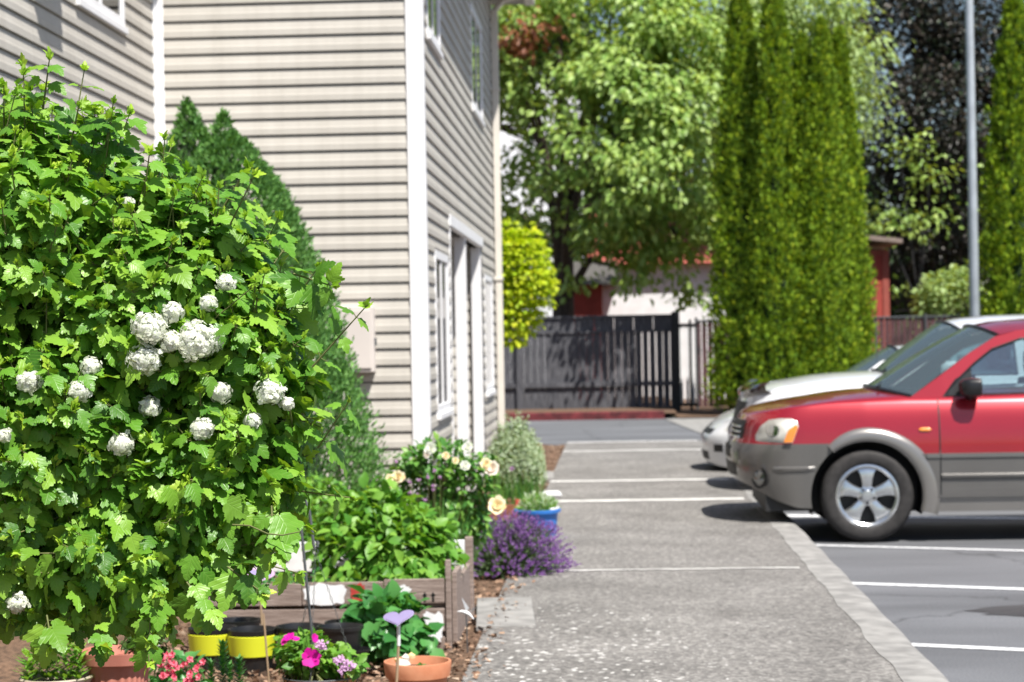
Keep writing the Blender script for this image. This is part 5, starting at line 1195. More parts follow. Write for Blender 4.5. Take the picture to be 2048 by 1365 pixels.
m = MB(); m.box((-.02, -.305, .02), (.21, -.2755, .17)); m.box((.182, -.275, .0), (.21, .30, .165)); m.build('corner_board', 'red_paint', bx, bev=.004)
m = MB(); m.box((-.274, -.274, 0), (.18, .274, .10)); m.build('soil', 'soil', bx)
for x, y, mt in ((958, 943, 0), (988, 945, 0), (1023, 938, 0)):
    p = at(x, y, Y=17.1); d = rdir(80); V, Fc = inst(LANCE, np.tile(p, (80, 1)), frames(d, rdir(80)), rng.uniform(.018, .03, 80)); mk('flower_ball', V, Fc, 'pink_flower', bx, True, world=True)
    V, Fc = segs([p], [A(p[0], 17.15, .25)], .003, .003); mk('flower_stalk', V, Fc, 'twig', bx, True, world=True)
n = 130; B = A(rb[0], 17.3, .22) + np.stack((rng.uniform(-.2, .18, n), rng.uniform(-.2, .2, n), np.zeros(n)), 1); V, Fc = segs(B, B + np.stack((rng.normal(size=n) * .05, rng.normal(size=n) * .05, rng.uniform(.12, .30, n)), 1), .004, .001); mk('grass_leaves', V, Fc, 'rose_leaf', bx, True, world=True)
# cotton-lavender with silver tips
cc = at(1030, 950, Y=19.2)
cl = plant('cotton_lavender', 'feathery green shrub with upright silvery tips in front of the building corner', 'shrub', (cc[0], 19.2, SZ))
n = 900; a = rng.random(n) * 2 * PI; rr_ = .235 * np.sqrt(rng.random(n)); B = A(cc[0], 19.2, SZ) + np.stack((rr_ * .5 * np.cos(a), rr_ * .5 * np.sin(a), np.zeros(n)), 1); Hh = rng.uniform(.62, 1.0, n) * (.70 - .42 * (rr_ / .26) ** 2) * (1 + .12 * np.sin(a * 4))
T_ = A(cc[0], 19.2, SZ) + np.stack((rr_ * 1.15 * np.cos(a), rr_ * 1.15 * np.sin(a), Hh), 1); V, Fc = segs(B, T_, .0035, .002); mk('stems', V, Fc, 'rose_leaf', cl, True, world=True)
k = n * 8; f_ = np.repeat(np.arange(n), 8); t_ = rng.uniform(.2, .95, k)[:, None]; P = B[f_] * (1 - t_) + T_[f_] * t_
V, Fc = inst(LANCE, P, frames(unit(A(0, 0, .8) + rng.normal(size=(k, 3)) * .5), rdir(k)), rng.uniform(.04, .07, k)); mk('foliage', V, Fc, 'rose_leaf', cl, True, world=True)
hi = Hh > .42 - .3 * (rr_ / .26) ** 2; Tt = T_[hi]; k = len(Tt) * 16; P = np.repeat(Tt, 16, 0) + A(0, 0, 1) * rng.uniform(-.12, .05, k)[:, None] + rng.normal(size=(k, 3)) * .008
V, Fc = inst(OVAL, P, frames(unit(A(0, 0, .5) + rdir(k)), rdir(k)), rng.uniform(.018, .032, k)); mk('silver_tips', V, Fc, 'silver_leaf', cl, True, world=True)
# ---------------------------------------------------------------- pots in front
def pot(name, label, cat, loc, prof, mat, seg=40, group=None, ribs=0, soil=None):
    t = thing(name, label, cat, loc, 0, group); m = MB(); m.lathe(prof, seg)
    o = m.build('pot', mat, t, smooth=True)
    if soil: s_ = MB(); s_.lathe([(soil[0], soil[1]), (soil[0] * .5, soil[1] + .012), (0, soil[1] + .015)], seg); s_.build('soil', 'soil', t, smooth=True)
    return t
p = at(835, 1322, Y=8.4); z_rim = p[2]; h = z_rim - .10
tp_ = pot('terracotta_pot', 'round orange terracotta pot with a heart-shaped marker behind its rim, nearest the walk', 'flower pot', (p[0], 8.4, .10),
    [(0, 0), (.098, 0), (.119, h - .062), (.130, h - .060), (.137, h - .006), (.135, h), (.126, h), (.118, h - .03), (.112, h - .05), (0, h - .05)], 'terracotta', 48, soil=(.115, h - .035))
fg = thing('figurine', 'small white ornament with yellow head sitting inside the round terracotta pot', 'garden ornament', (p[0] - .055, 8.36, .10 + h - .03))
m = MB(); m.lathe([(0, 0), (.026, .006), (.032, .022), (.024, .04), (0, .048)], 16); m.lathe([(0, .034), (.016, .038), (.018, .052), (0, .066)], 14, c=(.012, 0, 0)); m.build('body', 'cream_trim', fg, smooth=True)
m = MB(); m.lathe([(0, .042), (.016, .046), (.017, .058), (0, .07)], 12, c=(.034, .006, 0)); m.lathe([(0, .03), (.012, .034), (.013, .045), (0, .054)], 12, c=(-.02, -.004, 0)); m.build('head', 'peach_flower', fg, smooth=True)
sg = thing('seedling', 'tiny green sprout in the soil of the round terracotta pot', 'plant', (p[0] + .02, 8.38, .10 + h - .03)); V, Fc = inst(OVAL, np.tile(A(p[0] + .02, 8.38, .10 + h - .02), (7, 1)), frames(unit(rdir(7) * A(1, 1, .3) + A(0, 0, .5)), np.tile(A(0, 0, 1.), (7, 1))), rng.uniform(.02, .035, 7)); mk('leaves', V, Fc, 'broad_leaf', sg, True, world=True)
# lilac marker on a stick
s_ = at(797, 1235, Y=8.0)
mkx = thing('plant_marker', 'lilac heart-shaped marker on a stick leaning before the round terracotta pot', 'plant marker', (at(787, 1365, Y=8.0)[0], 8.0, .12))
def heart(k, t=.012):
    out = []
    for a in np.linspace(0, 2 * PI, 40, endpoint=False): out.append((16 * math.sin(a) ** 3 / 16 * k, (13 * math.cos(a) - 5 * math.cos(2 * a) - 2 * math.cos(3 * a) - math.cos(4 * a)) / 16 * k * .62))
    return out
def heart_marker(root, c, k, zend, mat='lilac_paint', tilt=.12):
    c = c - np.array(root.location); m = MB(); m.prism(heart(k), lambda u, v, d: (c[0] + u, c[1] + d + v * .9, c[2] + v * .75 + u * tilt), -.006, .006); o = m.build('heart', mat, root, bev=.003)
    m = MB(); m.prism(heart(k * .80), lambda u, v, d: (c[0] + u, c[1] + d + v * .9, c[2] + v * .75 + u * tilt), -.0085, -.0062); m.build('rim', 'lilac_paint', o)
    m = MB(); m.tube([(c[0], c[1] + .004, c[2] - k * .2), (c[0] - .002, c[1] + .008, c[2] - .11)], .007, 8); m.build('socket', 'white_paint', root, smooth=True)
    m = MB(); m.tube([(c[0] - .002, c[1] + .008, c[2] - .10), (0, 0, zend)], .0055, 7); m.build('stick', 'bronze_wood', root, smooth=True)
heart_marker(mkx, s_, .060, 0)
mk2_ = thing('plant_marker', 'pale pink heart-shaped marker on a white stem at the edge of the bush', 'plant marker', (at(527, 1200, Y=9.6)[0], 9.6, .12)); heart_marker(mk2_, at(520, 1150, Y=9.6), .068, 0, 'pink_flower', -.1)
ws = thing('garden_stake', 'thin bare tan stick standing before the yellow pots', 'garden stake', (at(540, 1340, Y=8.6)[0], 8.6, .12)); a_, b_ = at(540, 1365, Y=8.6), at(527, 1228, Y=8.6); m = MB(); m.tube([tuple(A(0, 0, 0)), tuple(b_ - A(*ws.location))], .004, 6); m.build('stick', 'bronze_wood', ws)
# nursery pots
def nursery(name, label, px, py, Y, r, hgt, band=False, grp=None):
    c = at(px, py, Y=Y); t = thing(name, label, 'flower pot', (c[0], Y, max(.12, c[2] - hgt)), 0, grp); q = r * .80
    m = MB(); m.lathe([(0, 0), (q, 0), (q + (r - q) * .3, hgt * .3), (r * .97, hgt * .9), (r * 1.04, hgt * .905), (r * 1.05, hgt), (r, hgt + .001), (r * .93, hgt * .9), (r * .9, hgt * .8), (0, hgt * .75)], 36); m.build('pot', 'black_plastic', t, smooth=True)
    if band:
        m = MB(); m.lathe([(q + (r - q) * .45 + .003, hgt * .42), (q + (r - q) * .45 + .009, hgt * .43), (r + .007, hgt * .87), (r + .002, hgt * .88)], 36); m.build('sleeve', 'yellow_plastic', t, smooth=True)
    return t
ng = 'nursery pots stacked before the pallet planter'
nursery('nursery_pot', 'black pot in a yellow sleeve, right one of the two yellow pots', 505, 1258, 9.3, .105, .20, True, 'pots with yellow sleeves')
nursery('nursery_pot', 'yellow-sleeved pot half hidden by the bush leaves', 425, 1268, 9.4, .105, .20, True, 'pots with yellow sleeves')
nursery('nursery_pot', 'wide black plastic pot behind the magenta petunia blooms', 600, 1252, 9.3, .105, .21, False, ng)
nursery('nursery_pot', 'empty black plastic pot nearest the broad-leaved plant', 681, 1252, 9.15, .098, .15, False, ng)
nursery('nursery_pot', 'black plastic pot nested behind the other black pots', 690, 1243, 9.45, .088, .17, False, ng)
nursery('nursery_pot', 'small black pot lying low at the foot of the black pots', 706, 1298, 9.1, .075, .08, False, ng)
nursery('nursery_pot', 'black plastic pot seen behind the two yellow pots', 478, 1250, 9.65, .10, .20, False, ng)
# broad-leaved plant in front of the planter
bl_ = at(790, 1290, Y=9.45)
bp_ = plant('broadleaf_plant', 'dark green broad-leaved plant growing in front of the pallet planter', 'plant', (bl_[0], 9.45, SZ))
leafmass(bp_, [el(775, 1255, 65, 60, 9.45), el(820, 1290, 50, 40, 9.4), el(740, 1220, 40, 40, 9.5), el(800, 1220, 40, 35, 9.5)], 420, OVAL, .085, 'broad_leaf', inner=.1, droop=.35, w=1.3)
# shepherd's hook with hanging basket
sh = thing('shepherd_hook', 'tall dark metal shepherd hook rising beside the snowball bush', 'plant hanger', (at(640, 1430, Y=7.6)[0], 7.6, .12))
L0 = A(*sh.location); ptsH = [at(640, 1430, Y=7.6), at(603, 1062, Y=7.6), at(597, 1012, Y=7.6), at(598, 1000, Y=7.6), at(604, 996, Y=7.6), at(612, 1003, Y=7.6), at(619, 1025, Y=7.6), at(624, 1060, Y=7.6), at(627, 1090, Y=7.6), at(631, 1100, Y=7.6), at(635, 1094, Y=7.6), at(634, 1082, Y=7.6)]
m = MB(); m.tube([q - L0 for q in ptsH[:4]], .0052, 8); m.tube([q - L0 for q in ptsH[3:]], .0055, 8); m.build('pole', 'steel_grey', sh, smooth=True)
bcn = at(641, 1352, Y=7.6)
hb = thing('hanging_basket', 'coir-lined hanging basket of petunias hung on chains from the metal hook', 'hanging basket', (bcn[0], 7.6, bcn[2] - .13)); hr = .136
m = MB()
for k in range(10):
    a = 2 * PI * k / 10; m.tube([(hr * math.cos(a) * math.cos(t), hr * math.sin(a) * math.cos(t), .13 - .13 * math.sin(t)) for t in np.linspace(0, PI / 2, 8)], .0022, 4)
for t in (0, .5, 1.0): m.tube([(hr * math.cos(t) * math.cos(a) * 1.01, hr * math.cos(t) * math.sin(a) * 1.01, .13 - .13 * math.sin(t)) for a in np.linspace(0, 2 * PI, 40, endpoint=False)], .003 if t == 0 else .002, 5, closed=True)
m.build('wire_frame', 'steel_grey', hb, smooth=True)
m = MB(); m.lathe([(hr * .97 * math.cos(t), .128 - .125 * math.sin(t)) for t in np.linspace(0, PI / 2 - .01, 10)], 32); m.build('coir_liner', 'coir', hb, smooth=True)
m = MB(); m.lathe([(hr * .93, .105), (0, .115)], 24); m.build('soil', 'soil', hb)
topc = at(631, 1104, Y=7.6) - A(*hb.location)
for k in range(3):
    a = 2 * PI * k / 3 + .4; e_ = A(hr * math.cos(a), hr * math.sin(a), .13); m = MB(); nl = 30
    for i in range(nl):
        f = (i + .5) / nl; c_ = topc * (1 - f) + e_ * f; d = unit(e_ - topc); s0_ = unit(np.cross(d, A(0, 1, 0) if i % 2 else A(1, .3, 0)))
        m.tube([c_ + d * .0085 * math.cos(t) + s0_ * .0036 * math.sin(t) for t in np.linspace(0, 2 * PI, 8, endpoint=False)], .0010, 4, closed=True)
    m.build('chain', 'steel_grey', hb)
m = MB(); m.tube([topc + A(.010 * math.cos(t), 0, .010 * math.sin(t)) for t in np.linspace(0, 2 * PI, 14, endpoint=False)], .0016, 5, closed=True); m.build('ring', 'steel_grey', hb)
pt = plant('petunia', 'trailing plant with magenta petunia blooms growing in the hanging basket', 'flowers', (bcn[0], 7.6, bcn[2] - .01))
leafmass(pt, [el(630, 1318, 75, 30, 7.6, 60), el(590, 1300, 40, 30, 7.6), el(690, 1325, 35, 22, 7.55), el(610, 1285, 30, 22, 7.65)], 520, OVAL, .040, 'berry_leaf', inner=0, w=1.2)
for x, y, r, f_ in ((622, 1316, 20, (.1, -1, .2)), (578, 1277, 13, (-.2, -.5, .9)), (571, 1283, 11, (-.5, -.6, .6)), (628, 1277, 11, (.9, -.5, .3)), (590, 1280, 10, (.2, -.3, .9))):
    flower(pt, at(x, y, Y=7.48), r * 7.48 / F * 1.05, 'petunia_flower', 'petunia_bloom', 7, 1, f_)
al = plant('alyssum', 'small clusters of lilac flowers at the right side of the hanging basket', 'flowers', (at(690, 1330, Y=7.5)[0], 7.5, bcn[2] - .01))
for x, y in ((672, 1324), (683, 1320), (698, 1328), (706, 1333), (682, 1342), (690, 1334), (640, 1290), (645, 1292)):
    p_ = at(x, y, Y=7.47); k = 26; P = p_ + rng.normal(size=(k, 3)) * .007; V, Fc = inst(FLORET, P, frames(rdir(k), unit(A(0, -.7, .7) + rdir(k) * .5)), rng.uniform(.004, .006, k)); mk('flower_cluster', V, Fc, 'pink_flower', al, True, world=True)
# ribbed square terracotta planter
rc = at(236, 1300, Y=7.3); hh = rc[2] - .12
rt = thing('ribbed_planter', 'pinkish terracotta planter with vertical ribs under the bush', 'flower pot', (rc[0], 7.3, .12)); m = MB()
def ringp(r, z, n=96, rib=0): return [((r + rib * (.5 + .5 * math.cos(24 * a))) * math.copysign(abs(math.cos(a)) ** .75, math.cos(a)), (r + rib * (.5 + .5 * math.cos(24 * a))) * math.copysign(abs(math.sin(a)) ** .75, math.sin(a)), z) for a in np.linspace(0, 2 * PI, n, endpoint=False)]
rows = [ringp(.075, 0), ringp(.078, .02, rib=.004), ringp(.098, hh - .075, rib=.004), ringp(.10, hh - .072), ringp(.104, hh - .045), ringp(.124, hh - .04), ringp(.130, hh), ringp(.118, hh), ringp(.105, hh - .03), ringp(.001, hh - .03)]
m.v = [v for r_ in rows for v in r_]; m.f = [(i * 96 + k, i * 96 + (k + 1) % 96, (i + 1) * 96 + (k + 1) % 96, (i + 1) * 96 + k) for i in range(len(rows) - 1) for k in range(96)]; m.build('pot', 'terracotta_pink', rt, smooth=True)
wf = plant('white_flowers', 'few white blossoms above the ribbed terracotta planter', 'flowers', (rc[0] + .05, 7.35, .12 + hh - .03))
for x, y in ((285, 1283), (318, 1285), (296, 1270), (305, 1292)): flower(wf, at(x, y, Y=7.35), .018, 'white_flower', 'bloom', 6, 2, (0, -.8, .5))
leafmass(wf, [el(290, 1290, 45, 18, 7.35)], 130, OVAL, .035, 'dark_leaf')
# shallow bowl at the far left
bw = at(112, 1352, Y=7.2)
bo = pot('shallow_bowl', 'wide stoneware bowl planter in the lower left corner', 'flower pot', (bw[0], 7.2, .12), [(0, 0), (.08, 0), (.115, bw[2] - .12 - .03), (.128, bw[2] - .12 - .005), (.124, bw[2] - .12), (.114, bw[2] - .122), (.105, bw[2] - .15), (0, bw[2] - .15)], 'stoneware', 44, soil=(.106, bw[2] - .15))
sw = plant('lily_shoots', 'light green upright leafy shoots growing in the shallow stoneware bowl', 'plant', (bw[0], 7.2, bw[2] - .03))
for i in range(16):
    x = rng.uniform(-.10, .10); y = rng.uniform(-.06, .06); b0 = A(bw[0] + x, 7.2 + y, bw[2] - .03); hgt_ = rng.uniform(.09, .17); k = 16; P = b0 + A(0, 0, 1) * np.linspace(.01, hgt_, k)[:, None]; a = np.arange(k) * 2.4
    tip = unit(np.stack((np.cos(a), np.sin(a), np.full(k, .6)), 1)); V, Fc = inst(LANCE, P, frames(tip, np.tile(A(0, 0, 1.), (k, 1))), np.stack((np.full(k, .09), np.full(k, .06), np.full(k, .06)), 1)); mk('shoot', V, Fc, 'berry_leaf', sw, True, world=True)
# pink begonia
bg = plant('begonia', 'pink-red begonia in bloom between the ribbed planter and the spiky succulent', 'flowers', (at(358, 1365, Y=7.6)[0], 7.6, .12))
leafmass(bg, [el(355, 1345, 50, 35, 7.6), el(360, 1390, 60, 45, 7.6)], 260, OVAL, .045, 'broad_leaf', w=1.3)
for i in range(30):
    x = rng.choice((325, 340, 350, 388, 395, 330, 372)) + rng.normal() * 9; y = 1318 + rng.random() * 50 - (10 if x < 345 else 0); flower(bg, at(x, y, Y=7.5 - rng.random() * .06), .0145, 'begonia_flower', 'bloom', 5, 2, (rng.normal() * .5, -.8, .4))
# spiky succulent
sc_ = plant('spiky_succulent', 'dark green spiky euphorbia with whorled narrow leaves in front of the yellow pots', 'succulent', (at(447, 1400, Y=7.7)[0], 7.7, .12))
for dx, top, n_ in ((0, at(447, 1290, Y=7.7)[2], 210), (-.05, at(447, 1330, Y=7.7)[2], 120), (.055, at(447, 1325, Y=7.7)[2], 130), (.02, at(447, 1345, Y=7.6)[2], 110)):
    z = np.linspace(.14, top, n_); a = np.arange(n_) * 2.399; P = np.stack((np.full(n_, sc_.location[0] + dx), np.full(n_, 7.7 + (.03 if dx else 0)), z), 1); e = np.linspace(-.1, 1.5, n_) ** 3 / 2.5
    tip = unit(np.stack((np.cos(a), np.sin(a), e + .1), 1)); V, Fc = inst(LANCE, P, frames(tip, np.tile(A(0, 0, 1.), (n_, 1))), np.stack((np.full(n_, .07), .055 - .02 * np.linspace(0, 1, n_), np.full(n_, .05)), 1)); mk('stem', V, Fc, 'spiky_leaf', sc_, True, world=True)
# glass hummingbird stake and low edging plants
hm = thing('bird_stake', 'small white glass bird ornament on a wire at the planter corner', 'garden ornament', (at(935, 1290, Y=9.8)[0], 9.8, .12))
o_ = A(*hm.location); m = MB(); c_ = at(932, 1226, Y=9.8) - o_
m.tube([c_ + A(-.04, 0, .006), c_ + A(-.018, 0, .006), c_ + A(0, 0, 0), c_ + A(.016, 0, -.008), c_ + A(.035, 0, -.03)], [.0015, .007, .010, .007, .003], 8); m.build('body', 'white_paint', hm, smooth=True)
m = MB(); m.add([c_ + A(0, 0, .005), c_ + A(-.02, .0, .075), c_ + A(.014, .01, .02)], [(0, 1, 2)]); m.add([c_ + A(.0, 0, .0), c_ + A(.055, .0, .035), c_ + A(.03, .012, .0)], [(0, 1, 2)]); m.build('wing', 'pearl_glass', hm)
m = MB(); m.tube([(0, 0, 0), tuple(c_)], .003, 5); m.build('wire', 'steel_grey', hm)
# ================================================================== BACKGROUND
# arborvitae
def arbor(label, cols, Y0, n, grp='tall arborvitae columns by the lot'):
    for i, (pxl, py, hw, Y, lab) in enumerate(cols):
        t = at(pxl, py, Y=Y); r = hw * Y / F
        root = thing('arborvitae', lab, 'conifer', (t[0], Y, 0), 0, grp)
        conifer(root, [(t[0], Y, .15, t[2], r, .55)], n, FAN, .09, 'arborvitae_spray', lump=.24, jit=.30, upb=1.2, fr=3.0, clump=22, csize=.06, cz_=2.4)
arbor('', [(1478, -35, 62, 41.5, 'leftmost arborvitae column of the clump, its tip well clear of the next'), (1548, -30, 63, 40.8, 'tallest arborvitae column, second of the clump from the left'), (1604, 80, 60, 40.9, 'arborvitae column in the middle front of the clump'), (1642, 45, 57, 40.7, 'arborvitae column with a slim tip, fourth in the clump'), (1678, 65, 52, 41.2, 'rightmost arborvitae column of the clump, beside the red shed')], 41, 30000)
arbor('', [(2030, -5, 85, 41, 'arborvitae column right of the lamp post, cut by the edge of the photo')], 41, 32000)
arbor('', [(2150, 10, 85, 41.5, 'arborvitae column beyond the right edge of the photo')], 41, 3000)
# lamp post
lp = at(1955, 640, Y=40); L_ = thing('lamp_post', 'tall pale grey steel lamp post beside the right arborvitae', 'lamp post', (lp[0], 40.3, 0))
m = MB(); m.lathe([(.10, 0), (.095, .3), (.10, .31), (.085, 5), (.075, 9.6)], 20); m.build('pole', 'lamp_steel', L_, smooth=True)
m = MB(); m.box((-.2, -.2, 0), (.2, .2, .06)); m.build('base', 'kerb_concrete', L_, bev=.01)
m = MB(); m.tube([(0, 0, 9.5), (0, 0, 9.7), (.5, -.3, 9.85)], .05, 10); m.box((.35, -.55, 9.8), (.9, -.15, 9.95)); m.build('lamp_head', 'lamp_steel', L_)
# board fence
fz = at(1160, 632, Y=44)[2]
fx1 = at(1352, 700, Y=44)[0]
fn = thing('board_fence', 'dark weathered board fence in tree shade beyond the drive', 'fence', (0, 44, .05)); V = []
m = MB(); x = -9.
while x < fx1 - .1:
    wd = .14 + .01 * rng.random(); gap = .004 if x < .45 else .008 + .022 * rng.random(); m.box((x, .0 + .006 * rng.random(), 0), (x + wd - gap, .02, fz - .42)); x += wd
m.build('boards', 'fence_wood', fn)
m = MB()
x = -9.
while x < fx1 - .1: m.box((x, .0, fz - .36), (x + .40, .018, fz - .10)); x += .41
m.build('top_panel', 'fence_wood', fn)
m = MB(); m.box((-9, -.03, fz - .42), (fx1, .05, fz - .36)); m.box((-9, -.04, fz - .10), (fx1, .06, fz - .05)); m.box((-9, -.05, .5), (fx1, -.002, .6)); m.build('rail', 'fence_wood', fn)
for x in (-8.6, -6.2, -3.9, at(1040, 700, Y=44)[0], fx1): m = MB(); m.box((x - .08, -.09, -.05), (x + .08, .06, fz)); m.build('post', 'fence_wood' if x < fx1 else 'dark_metal', fn, bev=.01)
# white slatted gate
gt = thing('slatted_gate', 'narrow gate of white upright bars between the board fence and mesh fence', 'gate', (at(1375, 800, Y=44.2)[0], 44.2, .02))
m = MB()
for x in (-.12, .0, .13): m.box((x - .02, -.02, .15), (x + .035, .02, 1.75))
m.build('bars', 'house_white', gt)
m = MB(); m.box((-.2, -.03, .08), (.24, .03, .15)); m.box((-.2, -.03, 1.75), (.24, .03, 1.82)); m.tube([(.08, -.04, 0), (.08, -.04, 1.9)], .03, 8); m.build('gate_frame', 'dark_metal', gt)
# chain-link fence with dark red slats
cf = thing('chainlink_fence', 'chain-link fence with dark red diagonal slats behind the parked cars', 'fence', (at(1395, 800, Y=44.5)[0], 44.5, 0)); cz = at(1800, 632, Y=44.5)[2]
m = MB()
for i in range(110): x = i * .12; m.box((x, 0, .08), (x + .095, .012, cz - .05))
m.build('slats', 'maroon_slat', cf) if 'maroon_slat' in MATS else None
for x in np.arange(0, 13.3, 2.4): m = MB(); m.tube([(x, -.03, 0), (x, -.03, cz + .04)], .03, 8); m.build('post', 'steel_grey', cf)
P0, P1 = [], []
for i in range(150):
    x = -1.8 + i * .1
    a, b_ = (x, .08), (x + cz - .13, cz - .05)
    def clip(p, q):
        (x0, z0), (x1, z1) = p, q
        if x1 <= 0 or x0 >= 13.2: return None
        if x0 < 0: z0 -= x0 * (z1 - z0) / (x1 - x0); x0 = 0
        if x1 > 13.2: z1 -= (x1 - 13.2) * (z1 - z0) / (x1 - x0); x1 = 13.2
        return (x0, -.008, z0), (x1, -.008, z1)
    c_ = clip(a, b_)
    if c_: P0.append(c_[0]); P1.append(c_[1])
V, Fc = segs(P0, P1, .004, .004, 3); mk('mesh', V, Fc, 'lamp_steel', cf)
m = MB(); m.tube([(0, -.01, cz - .03), (13.2, -.01, cz - .03)], .02, 6); m.build('top_rail', 'steel_grey', cf)
# deciduous trees
def tree(name, label, base, height, trunk_r, limbs, lobes, nclu, per, spread, size, T, mat, droop=.5, cat='tree', flat=.6, shell=.25, bark='bark', extra=None, lean=(0, 0), gap=0):
    root = thing(name, label, cat, base, 0)
    b = A(*base); top = b + A(lean[0], lean[1], height); m = MB()
    mids = [b + (top - b) * t + A(.12 * math.sin(5 * t + base[0]), .1 * math.cos(4 * t), 0) * height * .06 for t in np.linspace(0, 1, 9)]
    m.tube([p - b for p in mids], [trunk_r * (1.35 if i == 0 else 1 - .85 * i / 8) for i in range(9)], 12); m.build('trunk', bark, root, smooth=True)
    m = MB()
    for i in range(limbs):
        l = lobes[i % len(lobes)]; s_ = mids[2 + i % 5]; e = l[0] + rdir(1)[0] * l[1] * .5; mid = (s_ + e) / 2 + A(0, 0, .06 * height); m.tube([s_ - b, mid - b, e - b], [trunk_r * .4, trunk_r * .25, trunk_r * .08], 7)
        for k in range(3): e2 = e + rdir(1)[0] * l[1] * .6; m.tube([mid - b, (mid + e2) / 2 - b + A(0, 0, .1), e2 - b], [trunk_r * .18, trunk_r * .1, .012], 5)
    m.build('limbs', bark, root, smooth=True)
    V, Fc = tree_leaves(lobes, nclu, per, spread, size, T, droop, flat, shell, gap=gap); mk('crown', V, Fc, mat, root, True, world=True)
    for (lb, nc, mt, nm) in (extra or []):
        V, Fc = tree_leaves(lb, nc, per, spread, size, T, droop, flat, .1); mk(nm, V, Fc, mt, root, True, world=True)
    return root
def tl(px, py, r, Y, ry=None, d=1.): s = Y / F; return (at(px, py, Y=Y), A(r * s, r * s * d, (ry or r) * s))
tx = at(1128, 700, Y=47)[0]
tree('walnut_tree', 'large walnut tree with drooping light green leaves overhanging the board fence', (tx, 47, 0), 9.5, .30, 12,
     [tl(1060, 90, 140, 46), tl(1230, 60, 170, 45.5), tl(1350, 170, 150, 44.5), tl(1240, 230, 140, 44), tl(1330, 330, 120, 43.5), tl(1200, 400, 130, 44.5, 90), tl(1330, 440, 110, 44.5, 75), tl(1040, 380, 90, 47, 110), tl(1400, 60, 130, 46), tl(1020, 230, 60, 47.5), tl(1240, 520, 110, 45, 45), tl(1390, 490, 60, 45, 70), tl(1290, 575, 50, 44.5, 45), tl(1370, 560, 45, 44.5, 50), tl(1180, 520, 70, 45.5, 60)],
     1150, 38, .25, .175, OVAL, 'walnut_leaf', droop=.8, shell=.25, gap=-.1,
     extra=[([tl(1010, 90, 45, 45.5, 25), tl(1060, 70, 40, 45, 40)], 10, 'tile_leaf', 'reddish_leaves')])
tree('walnut_tree', 'pale green walnut tree rising behind the arborvitae clump', (at(1600, 700, Y=53)[0], 53, 0), 10, .25, 8,
     [tl(1480, 60, 110, 52), tl(1600, 40, 120, 52), tl(1690, 140, 75, 51.5), tl(1700, 260, 45, 51.5, 80), tl(1560, 160, 150, 52), tl(1420, 250, 90, 52, 150), tl(1600, 320, 110, 52)],
     600, 44, .30, .16, OVAL, 'pale_leaf', droop=.9, shell=.12, gap=-.6)
tree('copper_beech', 'dark purple-leaved copper beech behind the lamp post', (at(1850, 700, Y=58)[0], 58, 0), 11, .35, 10,
     [tl(1800, 60, 130, 57), tl(1950, 90, 140, 57), tl(1870, 240, 140, 56), tl(1790, 330, 90, 57), tl(2000, 300, 120, 57), tl(1870, 420, 130, 57), tl(1850, 540, 110, 58, 80), tl(2080, 120, 130, 58), tl(1740, 20, 90, 58), tl(1780, 520, 70, 57, 90), tl(1930, 550, 80, 57, 80), tl(1800, 200, 80, 55)],
     1300, 40, .30, .14, OVAL, 'purple_leaf', droop=.3, shell=.15, gap=-.9)
yt = thing('green_shrub', 'loose green shrub leaves showing against the dark copper beech', 'shrub', (at(1820, 640, Y=55)[0], 54, 0))
YL = [tl(1800, 290, 50, 54, 40), tl(1860, 325, 55, 54, 35), tl(1840, 430, 55, 54, 35), tl(1775, 440, 40, 54, 45), tl(1790, 600, 30, 54, 40)]
V, Fc = tree_leaves(YL, 30, 20, .32, .17, OVAL, .6, .6, 0); mk('foliage', V, Fc, 'walnut_leaf', yt, True, world=True)
m = MB(); o_ = A(*yt.location)
for l in YL: m.tube([A(0, 0, 0), A(.1, 0, 2.2), l[0] - o_ - A(0, 0, .3)], [.05, .03, .01], 6)
m.build('stems', 'dark_metal', yt, smooth=True)
tree('dark_tree', 'dense dark green tree filling the gap behind the building corner', (at(1010, 700, Y=56)[0] - 2, 56, 0), 9, .3, 8,
     [tl(1000, 60, 120, 56), tl(1120, 20, 130, 56), tl(1080, 520, 130, 55, 70), tl(1180, 560, 90, 55, 60), tl(1150, 300, 80, 56, 110), tl(1300, 330, 120, 56, 120), tl(1330, 480, 110, 55, 60)], 520, 36, .36, .18, OVAL, 'dark_leaf', shell=.1)
b_ = at(1890, 640, Y=47); yb = thing('yellowish_shrub', 'pale yellow-green shrub above the dark red mesh fence', 'shrub', (b_[0], 47, 0))
leafmass(yb, [tl(1880, 590, 50, 47, 45), tl(1920, 570, 40, 47, 40), tl(1860, 630, 40, 47, 50)], 1500, OVAL, .14, 'pale_leaf', inner=0)
# golden maple by the far corner
gx = at(1030, 560, Y=28)
gm = thing('golden_maple', 'bright yellow-green Japanese maple at the far corner of the building', 'tree', (gx[0] - .35, 28.0, .12))
GL = [tl(1035, 520, 62, 28, 60), tl(1050, 580, 62, 28, 55), tl(1025, 630, 58, 28, 45), tl(990, 560, 70, 28.2, 100), tl(1075, 560, 34, 27.8, 35), tl(1010, 480, 40, 28, 35), tl(1060, 480, 28, 28, 30), tl(1020, 670, 35, 27.9, 22)]
n = 8500; P = volume(GL, n, 1, .1); P[:, 2] = np.round(P[:, 2] / .13) * .13 + rng.normal(size=n) * .025; c_ = np.mean([l[0] for l in GL], 0); out = unit((P - c_) * A(1, 1, .3))
V, Fc = inst(OVAL, P, frames(unit(out + rng.normal(size=(n, 3)) * .5 + A(0, 0, -.35)), unit(A(.2, -.2, .9) + rng.normal(size=(n, 3)) * .3)), rng.uniform(.05, .095, n)); mk('crown', V, Fc, 'gold_leaf', gm, True, world=True)
